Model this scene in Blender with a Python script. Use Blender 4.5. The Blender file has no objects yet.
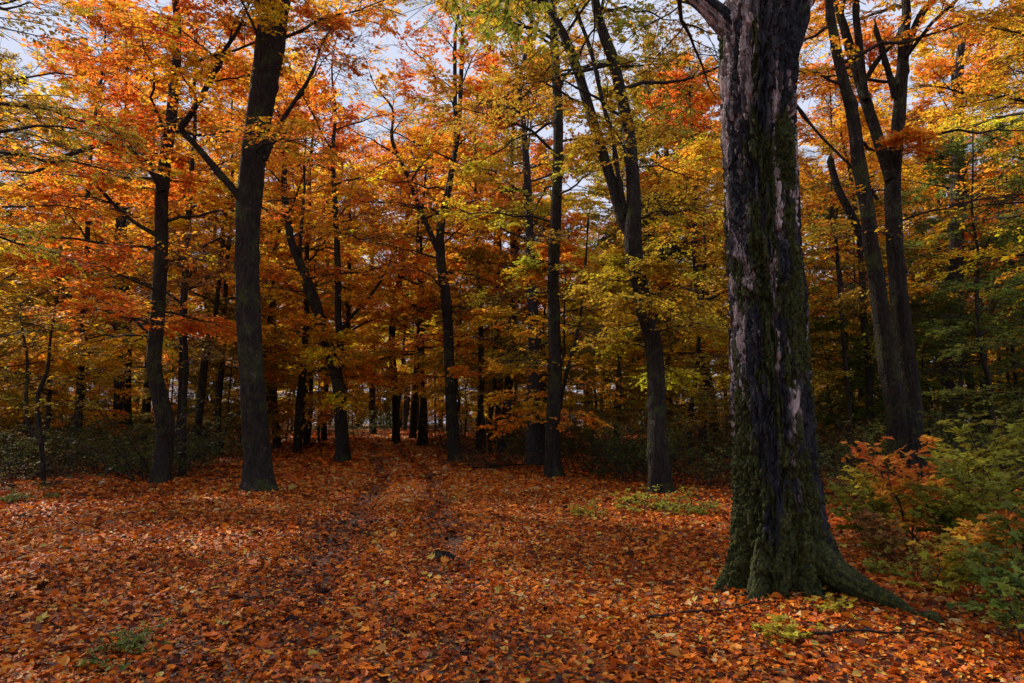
import bpy, math, random
import numpy as np
from mathutils import Vector

# ------------------------------------------------------------------ camera, sky, sun, exposure
scene = bpy.context.scene
col = scene.collection
EYE, PITCH, FPX, CX, CY = 1.6, math.radians(7.0), 683.0, 512.0, 341.5
cam_data = bpy.data.cameras.new('camera')
cam_data.lens = 24.0
cam_data.sensor_width = 36.0
cam_data.clip_start = 0.1
cam_data.clip_end = 2000.0
cam = bpy.data.objects.new('camera', cam_data)
col.objects.link(cam)
cam.location = (0, 0, EYE)
cam.rotation_euler = (math.radians(90) + PITCH, 0, 0)
scene.camera = cam

SUN_EL, SUN_AZ = math.radians(43), math.radians(-52)     # azimuth from +Y towards +X
world = bpy.data.worlds.new('World')
scene.world = world
world.use_nodes = True
wn, wl = world.node_tree.nodes, world.node_tree.links
bg = wn['Background']
sky = wn.new('ShaderNodeTexSky')
sky.sky_type = 'NISHITA'
sky.sun_disc = False
sky.sun_elevation = SUN_EL
sky.sun_rotation = SUN_AZ
sky.altitude = 100
sky.dust_density = 2.0
wtc = wn.new('ShaderNodeTexCoord')
wmap = wn.new('ShaderNodeMapping')
wmap.inputs['Scale'].default_value = (1, 1, 2.2)
wnoise = wn.new('ShaderNodeTexNoise')
wnoise.inputs['Scale'].default_value = 2.6
wnoise.inputs['Detail'].default_value = 8
wnoise.inputs['Roughness'].default_value = 0.6
wramp = wn.new('ShaderNodeValToRGB')
wramp.color_ramp.elements[0].position = 0.27
wramp.color_ramp.elements[1].position = 0.47
wmix = wn.new('ShaderNodeMixRGB')
wmix.inputs['Color2'].default_value = (8.6, 9.3, 11.6, 1)
wl.new(wtc.outputs['Generated'], wmap.inputs['Vector'])
wl.new(wmap.outputs['Vector'], wnoise.inputs['Vector'])
wl.new(wnoise.outputs['Fac'], wramp.inputs['Fac'])
wl.new(wramp.outputs['Color'], wmix.inputs['Fac'])
wl.new(sky.outputs['Color'], wmix.inputs['Color1'])
wl.new(wmix.outputs['Color'], bg.inputs['Color'])
bg.inputs['Strength'].default_value = 0.058

sun_data = bpy.data.lights.new('sun', 'SUN')
sun_data.energy = 5.0
sun_data.angle = math.radians(3)
sun_data.color = (1.0, 0.87, 0.70)
sun = bpy.data.objects.new('sun', sun_data)
col.objects.link(sun)
sdir = Vector((math.sin(SUN_AZ) * math.cos(SUN_EL), math.cos(SUN_AZ) * math.cos(SUN_EL), math.sin(SUN_EL)))
sun.rotation_euler = sdir.to_track_quat('Z', 'Y').to_euler()
sun.location = sdir * 60

vs = scene.view_settings
vs.view_transform = 'Standard'
vs.look = 'None'
vs.gamma = 1.0
vs.exposure = 0.50
vs.use_curve_mapping = False
scene.render.engine = 'CYCLES'
cy = scene.cycles
cy.max_bounces = 6
cy.diffuse_bounces = 4
cy.glossy_bounces = 1
cy.transmission_bounces = 4
cy.transparent_max_bounces = 4
cy.caustics_reflective = False
cy.caustics_refractive = False
cy.use_denoising = True
cy.sample_clamp_indirect = 4.0

# ------------------------------------------------------------------ numeric helpers
RNG = np.random.default_rng(11)
_lat = np.random.default_rng(5).random((32, 32, 32)).astype(np.float32)


def darker(stops, k):
    return [(p, tuple(v * k for v in c)) for p, c in stops]


def vnoise(x, y, z):
    x, y, z = np.broadcast_arrays(np.asarray(x, float), np.asarray(y, float), np.asarray(z, float))
    xi, yi, zi = np.floor(x).astype(int), np.floor(y).astype(int), np.floor(z).astype(int)
    fx, fy, fz = x - xi, y - yi, z - zi
    fx, fy, fz = fx * fx * (3 - 2 * fx), fy * fy * (3 - 2 * fy), fz * fz * (3 - 2 * fz)
    r = 0
    for dx in (0, 1):
        for dy in (0, 1):
            for dz in (0, 1):
                w = (fx if dx else 1 - fx) * (fy if dy else 1 - fy) * (fz if dz else 1 - fz)
                r = r + w * _lat[(xi + dx) & 31, (yi + dy) & 31, (zi + dz) & 31]
    return r


def fbm(x, y, z, o=4):
    r, a, t = 0, 1.0, 0
    for k in range(o):
        s = 2.03 ** k
        r = r + a * vnoise(x * s + 7.3 * k, y * s + 3.1 * k, z * s + 5.7 * k)
        t += a
        a *= 0.5
    return r / t


def norm(v):
    return v / np.maximum(np.linalg.norm(v, axis=-1, keepdims=True), 1e-9)


def sstep(a, b, x):
    t = np.clip((x - a) / (b - a), 0, 1)
    return t * t * (3 - 2 * t)


PATH_Y = np.array([-6, 2, 4, 8, 14.6, 20, 26, 34, 46, 60, 80, 140.])
PATH_X = np.array([-0.6, -0.8, -0.95, -1.4, -2.3, -3.0, -4.2, -6.0, -8.4, -11.5, -17, -34.])


def path_x(y):
    return np.interp(y, PATH_Y, PATH_X)


def ground_z(x, y):
    x, y = np.asarray(x, float), np.asarray(y, float)
    far = np.maximum(y - 28, 0)
    z = 0.016 * far * (far < 90) + (far >= 90) * (1.44 + 0.004 * (far - 90))
    off = np.abs(x - path_x(y))
    away = sstep(1.6, 5.0, off)
    z = z + (fbm(x * 0.22 + 40, y * 0.22 + 9, 3.3, 3) - 0.5) * 0.34 * away * sstep(6, 16, y)
    z = z + (fbm(x * 0.9 + 4, y * 0.9 + 19, 8.3, 3) - 0.5) * 0.10
    rut = np.exp(-((off - 0.75) / 0.24) ** 2)
    z = z - 0.085 * rut * sstep(6, 16, y) - 0.03 * rut
    d = np.hypot(x - 2.62, y - 6.75)                                  # soil heaped round the big trunk
    z = z + 0.10 * np.exp(-(d / 1.1) ** 2)
    return z


def ray(px, py):
    dx, dy = (px - CX) / FPX, (CY - py) / FPX
    return np.array([dx, math.cos(PITCH) - math.sin(PITCH) * dy, math.sin(PITCH) + math.cos(PITCH) * dy])


def at(px, py, Y):
    d = ray(px, py)
    return np.array([0, 0, EYE]) + d * (Y / d[1])


def on_ground(px, Y):
    x = (px - CX) / FPX * Y
    return np.array([x, Y, float(ground_z(x, Y))])


# ------------------------------------------------------------------ mesh helpers
def make_mesh(name, V, faces, mats, fattr=None, vattr=None, smooth=False, midx=None):
    """faces: list of (n,k) index arrays."""
    me = bpy.data.meshes.new(name)
    V = np.asarray(V, np.float32)
    me.vertices.add(len(V))
    me.vertices.foreach_set('co', V.ravel())
    sizes = np.concatenate([np.full(len(f), f.shape[1], np.int32) for f in faces])
    idx = np.concatenate([f.ravel() for f in faces]).astype(np.int32)
    starts = np.concatenate([[0], np.cumsum(sizes)[:-1]]).astype(np.int32)
    me.loops.add(len(idx))
    me.loops.foreach_set('vertex_index', idx)
    me.polygons.add(len(sizes))
    me.polygons.foreach_set('loop_start', starts)
    if midx is not None:
        me.polygons.foreach_set('material_index', np.asarray(midx, np.int32))
    me.update(calc_edges=True)
    me.polygons.foreach_set('use_smooth', np.full(len(sizes), smooth, bool))
    for k, a in (fattr or {}).items():
        at_ = me.attributes.new(k, 'FLOAT', 'FACE')
        at_.data.foreach_set('value', np.asarray(a, np.float32))
    for k, a in (vattr or {}).items():
        at_ = me.attributes.new(k, 'FLOAT', 'POINT')
        at_.data.foreach_set('value', np.asarray(a, np.float32))
    for m in mats:
        me.materials.append(m)
    return me


def link(name, me, parent=None, color=None):
    o = bpy.data.objects.new(name, me)
    col.objects.link(o)
    if parent is not None:
        o.parent = parent
    if color is not None:
        o.color = color
    return o


def tag(o, label=None, cat=None, group=None, kind=None):
    if label: o['label'] = label
    if cat: o['category'] = cat
    if group: o['group'] = group
    if kind: o['kind'] = kind
    return o


def empty(name, loc, rz=0.0, scale=1.0):
    o = bpy.data.objects.new(name, None)
    o.empty_display_size = 0.3
    col.objects.link(o)
    o.location = loc
    o.rotation_euler = (0, 0, rz)
    o.scale = (scale, scale, scale)
    return o


def copy_tree(root, loc, rz, scale, color=None, tilt=(0, 0)):
    """copy of a thing with its parts and their sub-parts (mesh data shared)"""
    r = root.copy()
    col.objects.link(r)
    r.location = loc
    r.rotation_euler = (tilt[0], tilt[1], rz)
    r.scale = (scale, scale, scale) if np.isscalar(scale) else scale
    for ch in list(root.children):
        c = ch.copy()
        col.objects.link(c)
        c.parent = r
        if color is not None and ch.name.split('.')[0] in ('crown', 'foliage'):
            c.color = color
        for g in list(ch.children):
            d = g.copy()
            col.objects.link(d)
            d.parent = c
    return r


def tubes(P, R, sides=4):
    """P (N,K,3), R (N,K) -> V, quads"""
    N, K, _ = P.shape
    T = norm(np.gradient(P, axis=1))
    mean = norm(P[:, -1] - P[:, 0])
    ref = np.where(np.abs(mean[:, 2:3]) > 0.7, np.array([[1., 0, 0]]), np.array([[0, 0, 1.]]))
    S = norm(np.cross(T, ref[:, None, :]))
    U = np.cross(S, T)
    th = np.arange(sides) * 2 * math.pi / sides
    ring = (S[:, :, None, :] * np.cos(th)[None, None, :, None] + U[:, :, None, :] * np.sin(th)[None, None, :, None])
    V = (P[:, :, None, :] + ring * R[:, :, None, None]).reshape(-1, 3)
    n, k, s = np.meshgrid(np.arange(N), np.arange(K - 1), np.arange(sides), indexing='ij')
    a = (n * K + k) * sides + s
    b = (n * K + k) * sides + (s + 1) % sides
    F = np.stack([a, b, b + sides, a + sides], -1).reshape(-1, 4)
    return V, F


def join(parts):
    Vs, Fs, o = [], [], 0
    for V, F in parts:
        Vs.append(V)
        Fs.append(F + o)
        o += len(V)
    return np.concatenate(Vs), np.concatenate(Fs)


def poly_at(P, t):
    """P (N,K,3), t (N,m) in 0..1 -> points, tangents"""
    N, K, _ = P.shape
    f = np.clip(t, 0, 0.9999) * (K - 1)
    i = f.astype(int)
    w = (f - i)[..., None]
    n = np.arange(N)[:, None]
    a, b = P[n, i], P[n, i + 1]
    return a * (1 - w) + b * w, norm(b - a)


def shoots(rng, P, R, m, t0, t1, ang, length, K2, wig=0.12, droop=0.0, flat=0.3, rise=0.0, rfac=0.5):
    """children branches: m per parent, alternate sides, mostly in the parent's horizontal plane"""
    N, K, _ = P.shape
    t = (np.arange(m) + rng.random((N, m))) / m * (t1 - t0) + t0
    p, T = poly_at(P, t)
    Z = np.array([0, 0, 1.0])
    S = norm(np.cross(T, Z) + 1e-4)
    U = np.cross(S, T)
    side = np.where((np.arange(m)[None, :] + rng.integers(0, 2, (N, 1))) % 2 == 0, 1.0, -1.0)[..., None]
    a = (ang + rng.normal(0, 0.18, (N, m)))[..., None]
    phi = rng.normal(0, flat, (N, m))[..., None]
    D = norm(T * np.cos(a) + (S * np.cos(phi) * side + U * np.sin(phi)) * np.sin(a) + Z * rise)
    plen = np.linalg.norm(P[:, -1] - P[:, 0], axis=-1)[:, None]
    L = length(t, plen) * (0.65 + 0.7 * rng.random((N, m)))
    s = np.linspace(0, 1, K2)[None, None, :, None]
    Q = p[:, :, None, :] + D[:, :, None, :] * s * L[..., None, None]
    W = np.cumsum(rng.normal(0, wig, (N, m, K2, 3)), axis=2)
    W = (W - W[:, :, :1]) * L[..., None, None] / K2
    Q = Q + W
    Q[..., 2] -= droop * (s[..., 0] ** 2) * L[..., None]
    r0 = np.interp(t.ravel(), np.linspace(0, 1, K), R.mean(0)).reshape(t.shape) * rfac
    RR = r0[..., None] * np.linspace(1, 0.35, K2)
    return Q.reshape(N * m, K2, 3), RR.reshape(N * m, K2)


# leaf templates: x = side, y = along, z = lift
LEAF_OVAL = (np.array([[0, 0, 0], [.30, .45, .10], [0, 1, 0], [-.30, .45, .10]]), [np.array([[0, 1, 2], [0, 2, 3]])])
LEAF_FOLD = (np.array([[0, 0, 0], [.30, .25, .16], [.31, .62, .15], [0, 1, .05], [-.31, .62, .15], [-.30, .25, .16]]),
             [np.array([[0, 1, 2, 3], [0, 3, 4, 5]])])
_m = [(0, 0), (.22, -.02), (.50, .12), (.30, .28), (.58, .52), (.26, .52), (.17, .66), (0, 1.0), (-.17, .66), (-.26, .52), (-.58, .52), (-.30, .28), (-.50, .12), (-.22, -.02)]
_mv = np.array([[0, .30, -.03]] + [[a, b, .05 + .18 * abs(a) - .12 * b * b] for a, b in _m])
LEAF_MAPLE = (_mv, [np.array([[0, i + 1, (i + 1) % 14 + 1] for i in range(14)])])


def leaves(rng, pos, D, Nn, size, tmpl, fold=None):
    tv, tf = tmpl
    D = norm(D)
    S = norm(np.cross(D, Nn))
    U = np.cross(S, D)
    fold = np.ones(len(pos)) if fold is None else fold
    wid = 0.8 + 0.45 * rng.random(len(pos))
    V = pos[:, None, :] + size[:, None, None] * (
        S[:, None, :] * (tv[None, :, 0, None] * wid[:, None, None]) + D[:, None, :] * tv[None, :, 1, None]
        + U[:, None, :] * tv[None, :, 2, None] * fold[:, None, None])
    n, k = len(pos), len(tv)
    off = (np.arange(n) * k)
    F, per = [], 0
    f = tf[0]
    F = (off[:, None, None] + f[None]).reshape(-1, f.shape[1])
    return V.reshape(-1, 3), F, len(f)


def twig_leaves(rng, P, m, size, tmpl=LEAF_OVAL, tilt=0.35, gap=None, t0=0.1):
    N = len(P)
    t = (np.arange(m) + rng.random((N, m))) / m * (1 - t0) + t0
    p, T = poly_at(P, t)
    Z = np.array([0, 0, 1.0])
    S = norm(np.cross(T, Z) + 1e-4)
    side = np.where(np.arange(m) % 2 == 0, 1., -1.)[None, :, None]
    a = rng.uniform(0.5, 1.1, (N, m, 1))
    D = norm(T * np.cos(a) + S * side * np.sin(a) + Z * rng.normal(-0.12, 0.25, (N, m, 1)))
    Nn = norm(Z + rng.normal(0, tilt, (N, m, 3)))
    p, D, Nn = p.reshape(-1, 3), D.reshape(-1, 3), Nn.reshape(-1, 3)
    if gap is not None:
        fr, th = gap
        q = fbm(p[:, 0] * fr + 31, p[:, 1] * fr + 17, p[:, 2] * fr * 1.5 + 3, 3)
        keep = q + rng.normal(0, 0.04, len(p)) > th
        p, D, Nn = p[keep], D[keep], Nn[keep]
    sz = size * rng.lognormal(0, 0.25, len(p))
    V, F, per = leaves(rng, p, D, Nn, sz, tmpl, rng.uniform(-0.6, 1.6, len(p)))
    n = len(p)
    z0, z1 = P[..., 2].min(), P[..., 2].max()
    hg = np.clip((p[:, 2] - z0) / max(z1 - z0, .1), 0, 1)
    cl = fbm(p[:, 0] * .5 + 3, p[:, 1] * .5 + 71, p[:, 2] * .7, 2)
    at_ = {'rnd': np.repeat(rng.random(n), per), 'hg': np.repeat(hg, per), 'clump': np.repeat(cl, per)}
    return V, F, at_


# ------------------------------------------------------------------ materials
def new_mat(name):
    m = bpy.data.materials.new(name)
    m.use_nodes = True
    nt = m.node_tree
    for n in list(nt.nodes):
        nt.nodes.remove(n)
    out = nt.nodes.new('ShaderNodeOutputMaterial')
    return m, nt, out


def nd(nt, kind, **kw):
    n = nt.nodes.new(kind)
    for k, v in kw.items():
        if k.startswith('_'):
            setattr(n, k[1:], v)
        else:
            n.inputs[k.replace('__', ' ')].default_value = v
    return n


def ramp(nt, stops, interp='LINEAR'):
    r = nt.nodes.new('ShaderNodeValToRGB')
    r.color_ramp.interpolation = interp
    e = r.color_ramp.elements
    while len(e) < len(stops):
        e.new(0.5)
    for i, (p, c) in enumerate(stops):
        e[i].position = p
        e[i].color = (*c, 1)
    return r


def leaf_material(name, greening=0.045, trans=0.58, spread=0.07):
    """object colour = the crown's main hue; leaves vary round it, older (lower) leaves still greener"""
    m, nt, out = new_mat(name)
    L = nt.links.new
    oi = nd(nt, 'ShaderNodeObjectInfo')
    rnd = nd(nt, 'ShaderNodeAttribute', _attribute_name='rnd')
    hg = nd(nt, 'ShaderNodeAttribute', _attribute_name='hg')
    cl = nd(nt, 'ShaderNodeAttribute', _attribute_name='clump')

    def math_(op, a, b):
        n = nt.nodes.new('ShaderNodeMath')
        n.operation = op
        for i, v in enumerate((a, b)):
            if isinstance(v, (int, float)):
                n.inputs[i].default_value = v
            else:
                L(v, n.inputs[i])
        return n.outputs[0]
    h = math_('MULTIPLY', math_('SUBTRACT', rnd.outputs['Fac'], 0.5), spread)
    h = math_('ADD', h, math_('MULTIPLY', math_('SUBTRACT', 0.70, hg.outputs['Fac']), greening))
    h = math_('ADD', h, math_('MULTIPLY', math_('SUBTRACT', cl.outputs['Fac'], 0.5), 0.16))
    h = math_('ADD', h, 0.5)
    h = math_('MAXIMUM', h, 0.487)
    v = math_('ADD', 0.62, math_('MULTIPLY', math_('FRACT', math_('MULTIPLY', rnd.outputs['Fac'], 7.31), 0), 0.75))
    hsv = nd(nt, 'ShaderNodeHueSaturation')
    L(h, hsv.inputs['Hue'])
    L(v, hsv.inputs['Value'])
    L(oi.outputs['Color'], hsv.inputs['Color'])
    b = nd(nt, 'ShaderNodeBsdfPrincipled', Roughness=0.55)
    b.inputs['Specular IOR Level'].default_value = 0.15
    L(hsv.outputs['Color'], b.inputs['Base Color'])
    tr = nd(nt, 'ShaderNodeBsdfTranslucent')
    g = nd(nt, 'ShaderNodeGamma', Gamma=0.85)
    L(hsv.outputs['Color'], g.inputs['Color'])
    L(g.outputs['Color'], tr.inputs['Color'])
    mx = nd(nt, 'ShaderNodeMixShader', Fac=trans)
    L(b.outputs[0], mx.inputs[1])
    L(tr.outputs[0], mx.inputs[2])
    L(mx.outputs[0], out.inputs['Surface'])
    return m


def bark_material(name, dark, light, scale=1.0, moss=0.35, bump=1.0):
    m, nt, out = new_mat(name)
    L = nt.links.new
    tc = nd(nt, 'ShaderNodeTexCoord')
    mp = nd(nt, 'ShaderNodeMapping')
    mp.inputs['Scale'].default_value = (13 * scale, 13 * scale, 2.3 * scale)
    L(tc.outputs['Object'], mp.inputs['Vector'])
    n1 = nd(nt, 'ShaderNodeTexNoise', Scale=1.0, Detail=7, Roughness=0.62, Distortion=0.6)
    L(mp.outputs[0], n1.inputs['Vector'])
    vo = nd(nt, 'ShaderNodeTexVoronoi', _feature='DISTANCE_TO_EDGE', Scale=1.5)
    L(mp.outputs[0], vo.inputs['Vector'])
    vr = ramp(nt, [(0.0, (0, 0, 0)), (0.16, (1, 1, 1))])
    L(vo.outputs['Distance'], vr.inputs['Fac'])
    mul = nd(nt, 'ShaderNodeMixRGB', _blend_type='MULTIPLY', Fac=0.7)
    L(n1.outputs['Fac'], mul.inputs['Color1'])
    L(vr.outputs['Color'], mul.inputs['Color2'])
    bp = nd(nt, 'ShaderNodeBump', Strength=bump, Distance=0.07 / scale)
    L(mul.outputs['Color'], bp.inputs['Height'])
    cr = ramp(nt, [(0.30, dark), (0.52, tuple(0.5 * (a + b) for a, b in zip(dark, light))), (0.70, light)])
    L(n1.outputs['Fac'], cr.inputs['Fac'])
    n2 = nd(nt, 'ShaderNodeTexNoise', Scale=1.7, Detail=6, Roughness=0.7)
    L(tc.outputs['Object'], n2.inputs['Vector'])
    mr = ramp(nt, [(0.62 - moss * 0.35, (0, 0, 0)), (0.74 - moss * 0.35, (1, 1, 1))])
    L(n2.outputs['Fac'], mr.inputs['Fac'])
    mxc = nd(nt, 'ShaderNodeMixRGB')
    mxc.inputs['Color2'].default_value = (0.050, 0.058, 0.018, 1)
    L(mr.outputs['Color'], mxc.inputs['Fac'])
    L(cr.outputs['Color'], mxc.inputs['Color1'])
    n4 = nd(nt, 'ShaderNodeTexNoise', Scale=5.5, Detail=7, Roughness=0.75)
    L(tc.outputs['Object'], n4.inputs['Vector'])
    lr = ramp(nt, [(0.60, (0, 0, 0)), (0.66, (.8, .8, .8))])
    L(n4.outputs['Fac'], lr.inputs['Fac'])
    lich = nd(nt, 'ShaderNodeMixRGB')
    lich.inputs['Color2'].default_value = (light[0] * 2.4, light[1] * 2.5, light[2] * 2.5, 1)
    L(lr.outputs['Color'], lich.inputs['Fac'])
    L(mxc.outputs['Color'], lich.inputs['Color1'])
    mxc = lich
    b = nd(nt, 'ShaderNodeBsdfPrincipled', Roughness=0.85)
    b.inputs['Specular IOR Level'].default_value = 0.2
    L(mxc.outputs['Color'], b.inputs['Base Color'])
    L(bp.outputs[0], b.inputs['Normal'])
    L(b.outputs[0], out.inputs['Surface'])
    return m


def giant_bark_material():
    """long torn plates: pinkish grey where peeled and, as painted-in light, towards the left, blue-black on the old bark; moss in mottled cushions"""
    m, nt, out = new_mat('old_bark_with_moss')
    L = nt.links.new

    def mth(op, a, b, c=None):
        n = nt.nodes.new('ShaderNodeMath')
        n.operation = op
        for i, v in enumerate((a, b, c)):
            if v is None:
                continue
            if isinstance(v, (int, float)):
                n.inputs[i].default_value = v
            else:
                L(v, n.inputs[i])
        return n.outputs[0]
    pl = nd(nt, 'ShaderNodeAttribute', _attribute_name='plate').outputs['Fac']
    ms = nd(nt, 'ShaderNodeAttribute', _attribute_name='moss').outputs['Fac']
    tc = nd(nt, 'ShaderNodeTexCoord')
    wob = nd(nt, 'ShaderNodeTexNoise', Scale=5.0, Detail=4, Roughness=0.6)
    L(tc.outputs['Object'], wob.inputs['Vector'])
    vm = nt.nodes.new('ShaderNodeVectorMath')
    vm.operation = 'MULTIPLY_ADD'
    L(wob.outputs['Color'], vm.inputs[0])
    vm.inputs[1].default_value = (.16, .16, .30)
    L(tc.outputs['Object'], vm.inputs[2])

    def stretched(sx, sz):
        mp = nd(nt, 'ShaderNodeMapping')
        mp.inputs['Scale'].default_value = (sx, sx, sz)
        L(vm.outputs[0], mp.inputs['Vector'])
        return mp.outputs[0]
    cell = nd(nt, 'ShaderNodeTexVoronoi', _feature='F1', Scale=1.0)
    L(stretched(17, 2.3), cell.inputs['Vector'])
    sep = nd(nt, 'ShaderNodeSeparateColor')
    L(cell.outputs['Color'], sep.inputs[0])
    edge = nd(nt, 'ShaderNodeTexVoronoi', _feature='DISTANCE_TO_EDGE', Scale=1.0)
    L(stretched(17, 2.3), edge.inputs['Vector'])
    edge2 = nd(nt, 'ShaderNodeTexVoronoi', _feature='DISTANCE_TO_EDGE', Scale=1.0)
    L(stretched(34, 6.5), edge2.inputs['Vector'])
    fib = nd(nt, 'ShaderNodeTexNoise', Scale=1.0, Detail=8, Roughness=0.7)
    L(stretched(60, 7), fib.inputs['Vector'])
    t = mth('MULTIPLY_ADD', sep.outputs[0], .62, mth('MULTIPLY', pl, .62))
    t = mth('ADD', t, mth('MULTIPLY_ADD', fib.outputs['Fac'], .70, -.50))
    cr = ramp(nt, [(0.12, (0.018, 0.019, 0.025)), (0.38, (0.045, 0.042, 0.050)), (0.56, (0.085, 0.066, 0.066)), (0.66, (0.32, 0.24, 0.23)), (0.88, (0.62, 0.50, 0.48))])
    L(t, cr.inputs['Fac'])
    n2 = nd(nt, 'ShaderNodeTexNoise', Scale=30.0, Detail=6, Roughness=0.75)
    L(tc.outputs['Object'], n2.inputs['Vector'])
    mc = ramp(nt, [(0.34, (0.008, 0.010, 0.004)), (0.50, (0.036, 0.042, 0.006)), (0.64, (0.11, 0.115, 0.014)), (0.78, (0.20, 0.19, 0.025))])
    L(n2.outputs['Fac'], mc.inputs['Fac'])
    n3 = nd(nt, 'ShaderNodeTexNoise', Scale=9.0, Detail=5, Roughness=0.7)
    L(stretched(1, .45), n3.inputs['Vector'])
    q = mth('ADD', ms, mth('MULTIPLY_ADD', n3.outputs['Fac'], 1.3, -.65))
    q = mth('ADD', q, mth('MULTIPLY_ADD', n2.outputs['Fac'], .7, -.35))
    q = mth('ADD', q, mth('MULTIPLY_ADD', sep.outputs[1], .3, -.15))
    mr = ramp(nt, [(0.46, (0, 0, 0)), (0.56, (1, 1, 1))])
    L(q, mr.inputs['Fac'])
    mxc = nd(nt, 'ShaderNodeMixRGB')
    L(mr.outputs['Color'], mxc.inputs['Fac'])
    L(cr.outputs['Color'], mxc.inputs['Color1'])
    L(mc.outputs['Color'], mxc.inputs['Color2'])
    h = mth('ADD', mth('MULTIPLY', mth('MINIMUM', edge.outputs['Distance'], .16), 3.2), mth('MULTIPLY', mth('MINIMUM', edge2.outputs['Distance'], .2), 1.1))
    h = mth('ADD', h, mth('MULTIPLY', fib.outputs['Fac'], .40))
    h = mth('ADD', h, mth('MULTIPLY', n2.outputs['Fac'], .55))
    h = mth('ADD', h, mth('MULTIPLY', sep.outputs[0], .5))
    bp = nd(nt, 'ShaderNodeBump', Strength=1.0, Distance=0.045)
    L(h, bp.inputs['Height'])
    b = nd(nt, 'ShaderNodeBsdfPrincipled', Roughness=0.8)
    b.inputs['Specular IOR Level'].default_value = 0.3
    L(mxc.outputs['Color'], b.inputs['Base Color'])
    L(bp.outputs[0], b.inputs['Normal'])
    L(b.outputs[0], out.inputs['Surface'])
    return m


LITTER = [(0.00, (0.026, 0.009, 0.007)), (0.14, (0.090, 0.021, 0.009)), (0.30, (0.27, 0.045, 0.007)), (0.48, (0.54, 0.100, 0.008)),
          (0.66, (0.76, 0.185, 0.012)), (0.80, (0.80, 0.28, 0.026)), (0.90, (0.64, 0.30, 0.075)), (0.95, (0.52, 0.40, 0.05)), (1.0, (0.62, 0.41, 0.18))]


def litter_material():
    m, nt, out = new_mat('fallen_leaves')
    L = nt.links.new
    rnd = nd(nt, 'ShaderNodeAttribute', _attribute_name='rnd')
    r = ramp(nt, darker(LITTER, 0.86))
    L(rnd.outputs['Fac'], r.inputs['Fac'])
    b = nd(nt, 'ShaderNodeBsdfPrincipled', Roughness=0.5)
    b.inputs['Specular IOR Level'].default_value = 0.15
    L(r.outputs['Color'], b.inputs['Base Color'])
    tr = nd(nt, 'ShaderNodeBsdfTranslucent')
    L(r.outputs['Color'], tr.inputs['Color'])
    mx = nd(nt, 'ShaderNodeMixShader', Fac=0.2)
    L(b.outputs[0], mx.inputs[1])
    L(tr.outputs[0], mx.inputs[2])
    L(mx.outputs[0], out.inputs['Surface'])
    return m


def ground_material(name, wear=0.0):
    m, nt, out = new_mat(name)
    L = nt.links.new
    tc = nd(nt, 'ShaderNodeTexCoord')
    vo = nd(nt, 'ShaderNodeTexVoronoi', Scale=13.0, Randomness=1.0)
    L(tc.outputs['Object'], vo.inputs['Vector'])
    sep = nd(nt, 'ShaderNodeSeparateColor')
    L(vo.outputs['Color'], sep.inputs[0])
    r = ramp(nt, [(p, tuple(v * 0.40 for v in c)) for p, c in LITTER])
    L(sep.outputs[0], r.inputs['Fac'])
    n = nd(nt, 'ShaderNodeTexNoise', Scale=0.9, Detail=6, Roughness=0.6)
    L(tc.outputs['Object'], n.inputs['Vector'])
    nr = ramp(nt, [(0.50 - wear * .15, (0, 0, 0)), (0.68 - wear * .15, (1, 1, 1))])
    L(n.outputs['Fac'], nr.inputs['Fac'])
    mx = nd(nt, 'ShaderNodeMixRGB')
    L(nr.outputs['Color'], mx.inputs['Fac'])
    L(r.outputs['Color'], mx.inputs['Color1'])
    mx.inputs['Color2'].default_value = (0.040, 0.022, 0.015, 1)
    bp = nd(nt, 'ShaderNodeBump', Strength=0.9, Distance=0.04)
    L(vo.outputs['Distance'], bp.inputs['Height'])
    b = nd(nt, 'ShaderNodeBsdfPrincipled', Roughness=0.8)
    L(mx.outputs['Color'], b.inputs['Base Color'])
    L(bp.outputs[0], b.inputs['Normal'])
    L(b.outputs[0], out.inputs['Surface'])
    return m


M_LEAF = leaf_material('autumn_leaves')
M_GREEN = leaf_material('undergrowth_leaves', greening=0.03, trans=0.4, spread=0.05)
M_BARK = bark_material('furrowed_bark', (0.006, 0.005, 0.0045), (0.050, 0.038, 0.030), 1.0, 0.30, 1.0)
M_BARK2 = bark_material('smooth_grey_bark', (0.014, 0.012, 0.012), (0.060, 0.048, 0.048), 1.4, 0.15, 0.7)
M_TWIG = bark_material('twig_bark', (0.012, 0.010, 0.008), (0.045, 0.037, 0.030), 2.0, 0.1, 0.3)
M_GIANT = giant_bark_material()
M_LITTER = litter_material()
M_GROUND = ground_material('forest_floor')
M_PATH = ground_material('trodden_track', 0.6)

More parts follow.
